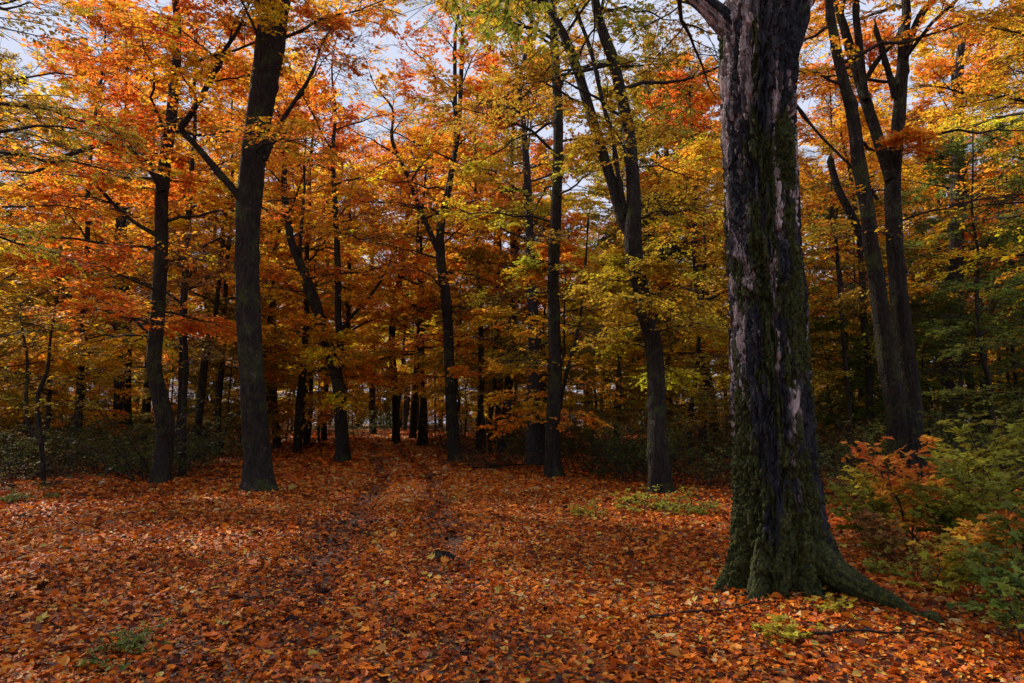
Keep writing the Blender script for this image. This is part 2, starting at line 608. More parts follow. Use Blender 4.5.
# ------------------------------------------------------------------ ground and path
def build_ground():
    ys = np.concatenate([np.arange(-60, 2, 3.0), np.arange(2, 30, 0.16), np.arange(30, 60, 0.4), np.arange(60, 130, 2), np.geomspace(130, 700, 20)])
    u = np.linspace(-1, 1, 221)
    xs = np.sign(u) * (14 * np.abs(u) + 486 * np.abs(u) ** 4.5)
    X, Y = np.meshgrid(xs, ys)
    Z = ground_z(X, Y)
    V = np.stack([X, Y, Z], -1).reshape(-1, 3)
    nx = len(xs)
    i, j = np.meshgrid(np.arange(len(ys) - 1), np.arange(nx - 1), indexing='ij')
    a = i * nx + j
    F = np.stack([a, a + 1, a + 1 + nx, a + nx], -1).reshape(-1, 4)
    tag(link('ground', make_mesh('ground', V, [F], [M_GROUND], smooth=True)), kind='structure')
    ys = np.arange(-5, 75, 0.16)
    off = np.linspace(-1.45, 1.45, 23)
    O, Y = np.meshgrid(off, ys)
    X = path_x(Y) + O * (1 + 0.12 * (fbm(Y * 0.5, 2.2, 1.1, 2) - .5))
    Z = ground_z(X, Y) + 0.006 + 0.03 * (1 - (O / 1.45) ** 2) ** 2 * 0 + 0.012 * (np.abs(O) < 1.3)
    V = np.stack([X, Y, Z], -1).reshape(-1, 3)
    nx = len(off)
    i, j = np.meshgrid(np.arange(len(ys) - 1), np.arange(nx - 1), indexing='ij')
    a = i * nx + j
    F = np.stack([a, a + 1, a + 1 + nx, a + nx], -1).reshape(-1, 4)
    tag(link('path', make_mesh('path', V, [F], [M_PATH], smooth=True)), kind='structure')


build_ground()


def build_litter():
    rng = np.random.default_rng(21)
    Vs, Fq, rn, o = [], [], [], 0
    zones = [(2.2, 6.5, 1650, .036), (6.5, 10, 1150, .041), (10, 16, 640, .052), (16, 26, 300, .074), (26, 44, 90, .12), (44, 90, 22, .20)]
    for d0, d1, dens, size in zones:
        half = math.radians(47)
        n = int(half * (d1 * d1 - d0 * d0) * dens)
        d = np.sqrt(rng.uniform(d0 * d0, d1 * d1, n))
        a = rng.uniform(-half, half, n)
        x, y = d * np.sin(a), d * np.cos(a)
        off = np.abs(x - path_x(y))
        rut = np.exp(-((off - 0.75) / 0.30) ** 2) * sstep(4, 10, y) * (0.55 + 0.9 * fbm(x * .8, y * .35, 6.1, 2))
        keep = rng.random(n) > 0.68 * rut + 0.20 * (fbm(x * 1.3, y * 1.3, 2.2, 3) > 0.60)
        x, y, rut = x[keep], y[keep], rut[keep]
        n = len(x)
        z = ground_z(x, y) + rng.uniform(0.004, 0.030, n) + 0.018 * (np.abs(x - path_x(y)) < 1.45)
        az = rng.uniform(0, 2 * math.pi, n)
        D = np.stack([np.cos(az), np.sin(az), rng.normal(0, .18, n)], -1)
        N = norm(np.array([0, 0, 1.]) + rng.normal(0, 0.38, (n, 3)))
        s = size * rng.lognormal(0, 0.38, n)
        z = z + .05 * rng.random(n) * np.exp(-(np.hypot(x - 2.62, y - 6.75) / 1.0) ** 2)
        patch = fbm(x * 0.45 + 5, y * 0.45, 4.4, 3) - 0.5
        r = np.clip(rng.beta(1.25, 1.6, n) * 1.0 + patch * 0.50 + 0.03 - 0.30 * rut + (0.06 + 0.16 * sstep(8, 22, y)) * np.exp(-((x - path_x(y) - .6) / 3.2) ** 2), 0, 1)
        maple = rng.random(n) < (0.16 if d1 <= 10 else 0)
        q = ~maple
        V, F, per = leaves(rng, np.stack([x, y, z], -1)[q], D[q], N[q], s[q], LEAF_FOLD, rng.uniform(-0.5, 2.2, q.sum()))
        Vs.append(V); Fq.append((F + o)); rn.append(np.repeat(r[q], per)); o += len(V)
        if maple.any():
            V, F, per = leaves(rng, np.stack([x, y, z + .01], -1)[maple], D[maple], N[maple], s[maple] * 1.2, LEAF_MAPLE, rng.uniform(-1, 2.4, maple.sum()))
            Vs.append(V); Fq.append((F + o)); rn.append(np.repeat(r[maple], per)); o += len(V)
    me = make_mesh('leaf_litter', np.concatenate(Vs), Fq, [M_LITTER], {'rnd': np.concatenate(rn)})
    tag(link('leaf_litter', me), label='orange and rust brown fallen leaves carpeting the forest floor', cat='fallen leaves', kind='stuff')


build_litter()


# ------------------------------------------------------------------ trunks
def smooth_path(pts, ds):
    pts = np.asarray(pts, float)
    d = np.concatenate([[0], np.cumsum(np.linalg.norm(np.diff(pts[:, :3], axis=0), axis=1))])
    n = max(int(d[-1] / ds), 3)
    # Catmull-Rom through the traced points
    out = []
    for s in np.linspace(0, d[-1], n + 1):
        i = min(np.searchsorted(d, s, side='right') - 1, len(pts) - 2)
        t = (s - d[i]) / max(d[i + 1] - d[i], 1e-6)
        p0, p1, p2, p3 = pts[max(i - 1, 0)], pts[i], pts[i + 1], pts[min(i + 2, len(pts) - 1)]
        out.append(0.5 * ((2 * p1) + (-p0 + p2) * t + (2 * p0 - 5 * p1 + 4 * p2 - p3) * t * t + (-p0 + 3 * p1 - 3 * p2 + p3) * t ** 3))
    return np.array(out)


def trace(pix, Y, swing=0.0, seed=0, ext=None, dep=0.0):
    """pix: (px, py, width in px) -> (x, y, z, radius); swing = how far the stem wanders in depth"""
    rng = np.random.default_rng(seed)
    out = []
    for k, (px, py, w) in enumerate(pix):
        y = Y + (swing * math.sin(k * 1.1 + seed) if k else 0) + dep * k
        p = at(px, py, y)
        fd = (p[1] * math.cos(PITCH) + (p[2] - EYE) * math.sin(PITCH))
        out.append([p[0], p[1], p[2], 0.43 * w * fd / FPX])
    if ext:
        a, b = np.array(out[-2]), np.array(out[-1])
        d = (b - a)[:3]
        d = d / np.linalg.norm(d)
        d = norm(d + np.array([0, 0, .5]))
        for k in range(1, 4):
            q = b[:3] + d * ext * k / 3 + rng.normal(0, .03 * ext, 3)
            out.append([*q, b[3] * (1 - 0.31 * k)])
    return out


def stem_mesh(pts, sides, ds, seed, flare=0.0, hf=0.35, lobes=5, rough=0.06, origin=(0, 0, 0), groove=0.0):
    P = smooth_path(pts, ds)
    C, R = P[:, :3], np.maximum(P[:, 3], 0.004)
    T = norm(np.gradient(C, axis=0))
    ref = np.array([0, 1.0, 0]) if abs(T[:, 2].mean()) > 0.5 or abs(T[:, 1].mean()) < 0.8 else np.array([0, 0, 1.])
    S = norm(np.cross(np.broadcast_to(ref, T.shape), T))
    U = np.cross(T, S)
    th = np.arange(sides) * 2 * math.pi / sides
    c, s = np.cos(th)[None], np.sin(th)[None]
    z = C[:, 2:3] - C[0, 2]
    rr = R[:, None] * (1 + rough * 2 * (fbm(c * 2.2 + seed, s * 2.2 + 9, z * 0.9, 3) - .5) + 0.0 * c)
    if flare:
        rng = np.random.default_rng(seed)
        lb = 0
        for k in range(lobes):
            a0 = 2 * math.pi * k / lobes + rng.uniform(-.4, .4)
            dth = np.angle(np.exp(1j * (th - a0)))
            lb = lb + rng.uniform(.5, 1.2) * np.exp(-(dth / 0.34) ** 2)
        rr = rr * (1 + flare * np.exp(-np.maximum(z - .1, 0) / hf) * (0.45 + lb[None]))
    if groove:
        kr = np.random.default_rng(seed + 999)
        for _ in range(16):
            kz, kt, ks = kr.uniform(.4, 12), kr.uniform(0, 6.28), kr.uniform(.05, .13)
            dth = np.angle(np.exp(1j * (th[None] - kt))) * R[:, None]
            rr = rr + kr.uniform(.02, .055) * np.exp(-(dth ** 2 + (z - kz) ** 2) / ks ** 2)
        rr = rr + .10 * R[:, None] * (fbm(c * 3.5 + seed, s * 3.5, z * 2.4, 3) - .5)
        g = fbm(c * 7 + seed, s * 7, z * 1.1, 3)
        rr = rr + groove * (np.abs(g - .5) * 4 - .5) * np.minimum(R[:, None] / .2, 1)
    V = C[:, None, :] + S[:, None, :] * (rr * c)[..., None] + U[:, None, :] * (rr * s)[..., None]
    V = V.reshape(-1, 3) - np.asarray(origin)
    K = len(C)
    k, j = np.meshgrid(np.arange(K - 1), np.arange(sides), indexing='ij')
    a = k * sides + j
    b = k * sides + (j + 1) % sides
    F = np.stack([a, b, b + sides, a + sides], -1).reshape(-1, 4)
    # close the tip
    V = np.concatenate([V, (C[-1] + T[-1] * R[-1] * .8 - np.asarray(origin))[None]])
    top = (K - 1) * sides
    cap = np.stack([top + np.arange(sides), top + (np.arange(sides) + 1) % sides, np.full(sides, len(V) - 1)], -1)
    return V, [F, cap], P


def limbs_from(rng, P, n, z0, z1, reach, e0=0.15, e1=1.0, K=9, wig=0.16, droop=0.10, prof=None, rmax=0.055, az=None, frac=1.0):
    """P (k,4) stem -> main limbs (n,K,3)"""
    h = z0 + (z1 - z0) * ((np.arange(n) + rng.random(n) * .7) / n) ** 0.95
    zz = np.maximum.accumulate(P[:, 2])
    base = np.stack([np.interp(h, zz, P[:, i]) for i in range(4)], -1)
    rel = (h - z0) / max(z1 - z0, .1)
    a = np.arange(n) * 2.399 + rng.uniform(0, 6.28) + rng.normal(0, .3, n) if az is None else rng.uniform(az[0], az[1], n)
    e = e0 + (e1 - e0) * rel + rng.normal(0, .12, n)
    pr = (0.55 + 0.45 * np.sin(np.clip(rel, 0, 1) * math.pi * .9 + .35)) * (1 - 0.45 * rel ** 2) if prof is None else prof(rel)
    L = reach * pr * rng.uniform(.7, 1.15, n)
    D = np.stack([np.cos(a) * np.cos(e), np.sin(a) * np.cos(e), np.sin(e)], -1)
    s = np.linspace(0, 1, K)[None, :, None]
    W = np.cumsum(rng.normal(0, wig, (n, K, 3)), axis=1)
    W -= W[:, :1]
    Q = base[:, None, :3] + D[:, None] * s * L[:, None, None] + W * L[:, None, None] / K
    Q[..., 2] += (0.12 * s[..., 0] - droop * s[..., 0] ** 2 * 1.6) * L[:, None]
    r = np.minimum(base[:, 3] * 0.55, rmax) * (0.5 + 0.5 * L / reach)
    R = r[:, None] * np.linspace(1, .22, K)[None] ** 1.1
    return Q, R


def build_crown(rng, Q, R, nsec, ntw, nlf, leaf, gap, tmpl=LEAF_OVAL, sec_len=.42, tw_len=.5, droop=.12, flat=.28, mat=None, ter=0):
    """limbs -> twig mesh data, leaf mesh data"""
    B, BR = shoots(rng, Q, R, nsec, .18, 1.0, .85, lambda t, L: L * sec_len * (1.15 - .75 * t) + .25, 6, .16, droop, flat, .06)
    Tw, TR = shoots(rng, B, BR, ntw, .12, 1.0, .75, lambda t, L: np.full_like(t, tw_len) * (1.1 - .5 * t), 3, .12, droop * .8, .3, 0, .55)
    TR = np.maximum(TR, leaf * .045)
    V, F = join([tubes(Q, R, 6), tubes(B, np.maximum(BR, .004), 4), tubes(Tw, TR, 3)])
    lv = twig_leaves(rng, Tw, nlf, leaf, tmpl, .38, gap)
    return (V, F), lv


ORANGE = (0.80, 0.23, 0.018, 1)
DEEP = (0.74, 0.16, 0.016, 1)
AMBER = (0.84, 0.31, 0.018, 1)
GOLD = (0.78, 0.40, 0.022, 1)
OLIVE = (0.38, 0.22, 0.020, 1)
GREEN = (0.130, 0.150, 0.020, 1)
DKGREEN = (0.065, 0.085, 0.014, 1)
BROWN = (0.26, 0.11, 0.030, 1)


def assemble_tree(name, base, stem_parts, bark, crown_data, leafmat, color, label, cat='tree', group=None):
    root = empty(name, base)
    for pname, V, F in stem_parts:
        link(pname, make_mesh(pname, V, F, [bark], smooth=True), root)
    if crown_data:
        (tv, tf), (lv, lf, la) = crown_data
        c = link('crown', make_mesh('crown', lv - base, [lf], [leafmat], la), root, color)
        link('twigs', make_mesh('twigs', tv - base, [tf], [M_TWIG], smooth=True), c)
    return tag(root, label, cat, group)


def hero(name, seed, Y, main, limbs=(), bark=None, label='', color=ORANGE, sides=22, flare=.8, hf=.25, lobes=5, ext=7.0,
         crown=None, swing=.15, groove=.012, stub=()):
    """a tree traced from its place in the wood; main / limbs: (px, py, width) points"""
    rng = np.random.default_rng(seed)
    pts = trace(main, Y, swing, seed, ext)
    gx, gy = pts[0][0], pts[0][1]
    gz = float(ground_z(gx, gy))
    pts[0][2] = gz - .02
    pts.insert(0, [gx, gy, gz - .35, pts[0][3] * 1.1])
    base = np.array([gx, gy, gz])
    parts = []
    V, F, P = stem_mesh(pts, sides, .09, seed, flare, hf, lobes, .07, base, groove)
    parts.append(('trunk', V, F))
    stems = [P]
    for k, lb in enumerate(limbs):
        lp, e = lb if isinstance(lb, tuple) and isinstance(lb[0], list) else (lb, 5.0)
        tp = trace(lp, Y, 0.0, seed + k + 1, e, rng.uniform(-.10, .10))
        V, F, PP = stem_mesh(tp, max(10, sides - 8), .12, seed + k + 5, 0, rough=.08, origin=base, groove=groove * .7)
        parts.append(('limb', V, F))
        stems.append(PP)
    cd = None
    if crown:
        Qs, Rs = [], []
        for st, c in zip([stems[i] for i in crown['stems']], crown['cfg']):
            q, r = limbs_from(rng, st, **c)
            Qs.append(q); Rs.append(r)
        Q, R = np.concatenate(Qs), np.concatenate(Rs)
        cd = build_crown(rng, Q, R, **crown['build'])
    return assemble_tree(name, base, parts, bark or M_BARK, cd, M_LEAF, color, label, 'tree')


BLD = dict(nsec=11, ntw=10, nlf=12, leaf=.105, gap=(.55, .38), tw_len=.55)


def bld(**kw):
    d = dict(BLD)
    d.update(kw)
    return d


# ---- the named trees of the photograph, left to right
hero('beech_tree', 101, 18.2, [(159, 485, 23), (164, 450, 20), (165, 423, 20), (157, 385, 17), (154, 360, 16), (157, 316, 16), (161, 250, 15), (162, 190, 14), (168, 140, 13), (174, 90, 11), (177, 50, 9), (176, 7, 8)],
     [([(162, 192, 9), (154, 174, 8), (143, 158, 7), (125, 146, 6), (105, 143, 6), (80, 151, 6), (55, 160, 5), (35, 172, 4)], 1.5),
      ([(156, 235, 6), (140, 226, 5), (125, 215, 4), (105, 195, 4), (85, 172, 3), (74, 155, 3)], 1.0),
      ([(155, 338, 5), (145, 330, 4), (132, 318, 4), (110, 305, 3), (90, 300, 3)], 1.5)],
     label='slim dark tree with a kinked trunk, left of the tall straight trunk, in orange leaf', color=ORANGE, flare=.35, hf=.25,
     crown=dict(stems=[0, 0, 1, 2, 3], cfg=[dict(n=15, z0=6.0, z1=18.5, reach=5.4, e0=.05, e1=.9), dict(n=5, z0=3.6, z1=6, reach=3.6, e0=.1, e1=.3, rmax=.04),
                                         dict(n=5, z0=7.6, z1=9.4, reach=2.6, e0=.0, e1=.3, rmax=.035), dict(n=3, z0=6.6, z1=9, reach=2.2, e0=0, e1=.3, rmax=.03),
                                         dict(n=4, z0=4.3, z1=5.2, reach=2.2, e0=0, e1=.2, rmax=.03)], build=bld(gap=(.5, .40))))
hero('beech_tree', 102, 16.9, [(259, 490, 36), (257, 455, 31), (254, 410, 29), (251, 360, 27), (248, 300, 27), (247, 240, 27), (250, 190, 28), (257, 130, 28), (265, 80, 30), (271, 40, 33), (276, 5, 30)],
     [([(242, 200, 10), (232, 188, 9), (215, 168, 8), (197, 147, 7), (184, 133, 7), (181, 128, 7), (186, 121, 7), (200, 98, 6), (215, 70, 6), (226, 48, 5), (237, 31, 4)], 1.6),
      ([(264, 160, 7), (277, 130, 6), (290, 108, 5), (303, 88, 4)], 2.0),
      ([(272, 30, 16), (262, 10, 14), (256, -20, 12)], 5.0), ([(274, 20, 16), (285, -10, 14), (292, -40, 12)], 5.0)],
     label='tall straight dark trunk at the left edge of the track with crooked side limb', color=DEEP, flare=.85, hf=.24, lobes=6, sides=36,
     crown=dict(stems=[0, 1, 2, 3, 4], cfg=[dict(n=12, z0=8.0, z1=19, reach=5.0, e0=.1, e1=.8), dict(n=7, z0=9, z1=12.5, reach=2.6, e0=0, e1=.5, rmax=.035),
                                         dict(n=5, z0=10, z1=14, reach=3, e0=.1, e1=.6, rmax=.05), dict(n=5, z0=13, z1=18, reach=3.5), dict(n=5, z0=13, z1=18, reach=3.5)],
                build=bld(gap=(.5, .45), nlf=8)))
hero('forest_tree', 103, 30, [(343, 461, 19), (342, 440, 16), (341, 423, 15), (338, 385, 14), (331, 356, 14), (323, 332, 13), (316, 305, 12), (303, 270, 10), (292, 245, 9), (287, 215, 8), (284, 185, 7)],
     [([(338, 378, 9), (340, 350, 8), (338, 318, 8), (338, 285, 8), (337, 250, 7), (335, 205, 6), (333, 150, 5)], 6.0),
      ([(325, 335, 7), (318, 318, 7), (308, 295, 6), (300, 262, 5), (302, 220, 4)], 4.0),
      ([(338, 335, 5), (350, 318, 4), (365, 302, 4), (378, 285, 3)], 2.0)],
     label='leaning trunk that forks low, beside the track with leaf tufts up its stem', color=AMBER, flare=.4, hf=.3, sides=16,
     crown=dict(stems=[0, 1, 0, 1], cfg=[dict(n=16, z0=7, z1=17, reach=5.5, e0=0, e1=.9), dict(n=14, z0=9, z1=22, reach=5.5, e0=.0, e1=.9), dict(n=9, z0=1.6, z1=6.5, reach=1.8, e0=-.1, e1=.2, rmax=.025),
                                      dict(n=8, z0=3.5, z1=8.5, reach=2.6, e0=-.1, e1=.2, rmax=.03)], build=bld(leaf=.13, gap=(.5, .43), nlf=8)))
hero('forest_tree', 104, 58, [(303, 438, 14), (303, 410, 11), (304, 392, 10), (309, 350, 10), (308, 325, 9), (303, 295, 8), (300, 250, 7), (297, 200, 6)], label='far trunk just left of the leaning forked tree, where the track ends',
     color=AMBER, sides=10, flare=.3, ext=6, groove=0, crown=dict(stems=[0], cfg=[dict(n=26, z0=6, z1=24, reach=7, e0=.1, e1=1)], build=bld(leaf=.19, nlf=5, tw_len=.8)))
hero('forest_tree', 105, 70, [(373, 436, 9), (372, 400, 8), (373, 360, 7), (371, 315, 6), (372, 260, 5)], label='thin upright far trunk at the left side of the vanishing track', color=GOLD, sides=10, flare=.3,
     ext=9, groove=0, crown=dict(stems=[0], cfg=[dict(n=26, z0=9, z1=28, reach=7, e0=.1, e1=1)], build=bld(leaf=.22, nlf=5, tw_len=.8)))
hero('forest_tree', 106, 50, [(396, 442, 11), (396, 420, 9), (395, 392, 9), (392, 350, 8), (393, 318, 8), (397, 292, 7), (403, 262, 6), (406, 225, 5)], label='slender dark trunk with a bend near its top, right at the end of the track',
     color=GOLD, sides=12, flare=.4, ext=7, groove=0, crown=dict(stems=[0], cfg=[dict(n=28, z0=8, z1=23, reach=6, e0=0, e1=1)], build=bld(leaf=.18, nlf=5, tw_len=.75)))
hero('forest_tree', 107, 30.5, [(455, 461, 17), (453, 435, 14), (451, 400, 13), (449, 354, 12), (446, 300, 12), (441, 262, 11), (441, 225, 9), (450, 180, 7), (458, 130, 6), (461, 80, 5), (463, 20, 4)],
     [([(441, 258, 7), (430, 232, 6), (418, 205, 5), (405, 170, 5), (392, 140, 4)], 4.0), ([(448, 200, 5), (455, 150, 5), (455, 100, 5), (455, 40, 4)], 5.0)],
     label='dark trunk standing alone right of the track, red leaf sprays on its left', color=ORANGE, flare=.45, hf=.3, sides=16,
     crown=dict(stems=[0, 1, 0], cfg=[dict(n=22, z0=7.5, z1=21, reach=5.5, e0=0, e1=.9), dict(n=10, z0=9, z1=17, reach=4, e0=.1, e1=.8), dict(n=9, z0=3.6, z1=7.5, reach=3.3, e0=-.05, e1=.15, rmax=.03)],
                build=bld(leaf=.13, gap=(.5, .45), nlf=8)))
hero('forest_tree', 108, 27, [(535, 466, 26), (535, 440, 22), (535, 400, 19), (536, 362, 17), (534, 330, 14), (532, 290, 12), (530, 240, 10), (528, 190, 9), (524, 130, 7), (520, 80, 5)], label='pale grey trunk half hidden behind the straight dark one beside it',
     color=GOLD, bark=M_BARK2, sides=18, flare=.3, crown=dict(stems=[0, 0], cfg=[dict(n=20, z0=8, z1=21, reach=5, e0=0, e1=.9), dict(n=5, z0=5, z1=8, reach=2.6, e0=0, e1=.1, rmax=.03)], build=bld(leaf=.12, gap=(.5, .44))))
hero('forest_tree', 109, 21.3, [(554, 476, 23), (552, 450, 18), (553, 420, 17), (555, 385, 16), (555, 350, 15), (554, 316, 14), (553, 280, 13), (555, 240, 13), (557, 190, 12), (558, 150, 12), (558, 105, 11), (555, 53, 10), (553, 5, 9)],
     [([(560, 410, 4), (565, 380, 4), (573, 350, 4), (580, 320, 3), (585, 270, 3)], 2.0)],
     label='straight dark trunk in front of the pale grey one, centre right', color=OLIVE, flare=.35, sides=20,
     crown=dict(stems=[0, 0], cfg=[dict(n=17, z0=7.5, z1=20, reach=5, e0=.0, e1=.9), dict(n=7, z0=4.0, z1=7.5, reach=2.8, e0=-.1, e1=.1, rmax=.03)], build=bld(leaf=.10, gap=(.5, .45))))
hero('forked_tree', 110, 16.6, [(661, 491, 30), (659, 465, 25), (657, 440, 23), (657, 400, 21), (654, 350, 20), (645, 310, 19), (637, 270, 19), (633, 240, 20), (634, 205, 17), (632, 165, 15), (628, 130, 15), (621, 95, 14), (613, 60, 13), (604, 35, 12), (596, 5, 10)],
     [([(632, 236, 14), (623, 222, 13), (615, 195, 12), (608, 170, 12), (597, 135, 12), (589, 108, 12), (580, 78, 11), (566, 40, 10), (551, 12, 8), (540, 0, 8), (520, -8, 6)], 4.0),
      ([(626, 215, 6), (619, 180, 5), (613, 140, 5), (603, 103, 5), (592, 55, 5), (580, 20, 4), (572, 0, 4)], 4.0)],
     label='trunk forking into two long leaning stems, left of the mossy giant', color=(0.46, 0.24, 0.016, 1), flare=.8, hf=.24, sides=32, ext=7,
     crown=dict(stems=[0, 1, 0, 0], cfg=[dict(n=13, z0=9, z1=19, reach=4.6, e0=.05, e1=.9), dict(n=10, z0=9, z1=16, reach=4, e0=.1, e1=.8), dict(n=9, z0=2.9, z1=6.0, reach=2.0, e0=-.15, e1=.1, rmax=.028),
                                      dict(n=5, z0=6.5, z1=9, reach=3.4, e0=0, e1=.1, rmax=.03)], build=bld(leaf=.088, gap=(.55, .45))))
hero('multi_stemmed_tree', 112, 17.2, [(908, 468, 40), (911, 435, 27), (911, 405, 23), (908, 375, 22), (904, 345, 21), (900, 305, 20), (897, 270, 18), (894, 228, 18), (893, 180, 17), (898, 130, 15), (902, 80, 13), (904, 40, 11), (906, 0, 9)],
     [([(900, 462, 26), (898, 432, 23), (894, 400, 22), (886, 352, 20), (880, 310, 19), (876, 275, 18), (870, 240, 17), (868, 215, 16), (859, 160, 15), (852, 112, 14), (842, 75, 12), (836, 45, 11), (829, 0, 9)], 5.0),
      ([(891, 180, 13), (885, 160, 13), (875, 128, 12), (866, 102, 12), (857, 70, 11), (850, 48, 11), (842, 20, 9), (834, 0, 8)], 4.0),
      ([(866, 100, 8), (862, 70, 8), (859, 40, 8), (856, 0, 7)], 5.0),
      ([(900, 84, 9), (904, 60, 9), (913, 32, 8), (923, 12, 8), (935, -4, 6)], 4.0),
      ([(895, 98, 7), (891, 80, 7), (884, 55, 6), (877, 32, 5)], .4),
      ([(865, 82, 5), (874, 66, 6), (884, 53, 5), (895, 42, 4)], .8),
      ([(874, 262, 9), (862, 238, 9), (850, 212, 9), (838, 188, 8), (830, 160, 7)], .1),
      ([(878, 200, 4), (868, 185, 4), (850, 165, 3), (820, 135, 3), (800, 110, 3)], 1.0)],
     label='dark tree splitting into many upright stems, right of the mossy giant', color=ORANGE, flare=.3, hf=.4, sides=34, ext=7, swing=.1, groove=.015,
     crown=dict(stems=[0, 1, 2, 5, 0], cfg=[dict(n=10, z0=9, z1=19, reach=4.6, e0=.1, e1=.9), dict(n=9, z0=8, z1=18, reach=4.2, e0=.1, e1=.8), dict(n=5, z0=11, z1=16, reach=3), dict(n=5, z0=12, z1=17, reach=3.2),
                                      dict(n=5, z0=5, z1=9, reach=3.2, e0=0, e1=.3, rmax=.03)], build=bld(leaf=.095, gap=(.5, .46))))
hero('forest_tree', 113, 33, [(953, 452, 27), (953, 415, 22), (953, 370, 21), (954, 320, 20), (955, 270, 18), (957, 200, 15), (958, 130, 12), (960, 60, 9)], label='broad straight trunk behind the saplings on the right edge', color=AMBER,
     bark=M_BARK2, sides=18, flare=.3, ext=4, crown=dict(stems=[0], cfg=[dict(n=22, z0=7, z1=21, reach=6, e0=.0, e1=.9)], build=bld(leaf=.14, gap=(.5, .43), nlf=8)))
hero('slim_tree', 114, 22, [(182, 474, 9), (183, 440, 7), (184, 400, 6), (186, 360, 6), (183, 320, 5), (186, 270, 4)], label='thin pole-like young tree between the two dark trunks on the left', color=BROWN, sides=10, flare=.3, ext=2,
     crown=dict(stems=[0], cfg=[dict(n=12, z0=3.0, z1=8, reach=2, e0=.1, e1=.5, rmax=.02)], build=bld(leaf=.11, nsec=6, ntw=7, nlf=6)), groove=0)
hero('slim_tree', 115, 31, [(196, 466, 9), (198, 430, 8), (201, 395, 9), (205, 360, 8), (213, 330, 6), (218, 290, 5), (224, 230, 4)], label='slim leaning trunk just left of the tall straight one', color=BROWN, sides=10, flare=.3, ext=3,
     crown=dict(stems=[0], cfg=[dict(n=14, z0=4.0, z1=12, reach=3, e0=.1, e1=.7, rmax=.03)], build=bld(leaf=.13, nsec=7, ntw=7, nlf=6)), groove=0)
hero('forest_tree', 116, 40, [(118, 452, 17), (119, 425, 14), (120, 390, 14), (119, 350, 12), (117, 290, 10), (120, 200, 8)], label='dark trunk in the undergrowth left of the kinked orange tree', color=OLIVE, sides=12, flare=.3, ext=6,
     crown=dict(stems=[0], cfg=[dict(n=24, z0=5.0, z1=21, reach=6, e0=.0, e1=.9)], build=bld(leaf=.15, nlf=7)), groove=0)
hero('crooked_sapling', 117, 17, [(44, 486, 5), (42, 455, 5), (38, 420, 6), (38, 395, 5), (47, 370, 4), (50, 340, 3)],
     [([(40, 440, 4), (28, 425, 4), (26, 400, 4), (27, 360, 3), (22, 330, 3)], .5)], label='crooked bare-stemmed sapling in the brush at the far left', color=OLIVE, sides=8, flare=.2, ext=1.2,
     crown=dict(stems=[0], cfg=[dict(n=9, z0=2.0, z1=5, reach=1.6, e0=.1, e1=.6, rmax=.015)], build=bld(leaf=.08, nsec=6, ntw=6, nlf=6)), groove=0)
hero('slim_tree', 118, 26, [(868, 458, 9), (870, 420, 8), (869, 370, 8), (864, 320, 8), (862, 270, 7), (856, 210, 5)], label='thin trunk between the mossy giant and the many-stemmed tree', color=AMBER, sides=10, flare=.3, ext=5,
     crown=dict(stems=[0], cfg=[dict(n=16, z0=5, z1=14, reach=4, e0=.1, e1=.8, rmax=.03)], build=bld(leaf=.12, nlf=7)), groove=0)
hero('slim_tree', 119, 24, [(848, 462, 5), (850, 420, 5), (846, 370, 5), (840, 300, 4), (836, 240, 4)], label='very thin stem directly right of the mossy giant', color=OLIVE, sides=8, flare=.2, ext=3,
     crown=dict(stems=[0], cfg=[dict(n=14, z0=3, z1=11, reach=2.6, e0=.1, e1=.6, rmax=.02)], build=bld(leaf=.11, nlf=6)), groove=0)
hero('slim_tree', 120, 27, [(690, 462, 6), (690, 420, 6), (697, 370, 5), (700, 320, 5), (705, 260, 4)], label='thin stem between the forked tree and the mossy giant', color=GOLD, sides=8, flare=.2, ext=4,
     crown=dict(stems=[0], cfg=[dict(n=15, z0=3.5, z1=13, reach=3, e0=.1, e1=.6, rmax=.02)], build=bld(leaf=.12, nlf=6)), groove=0)


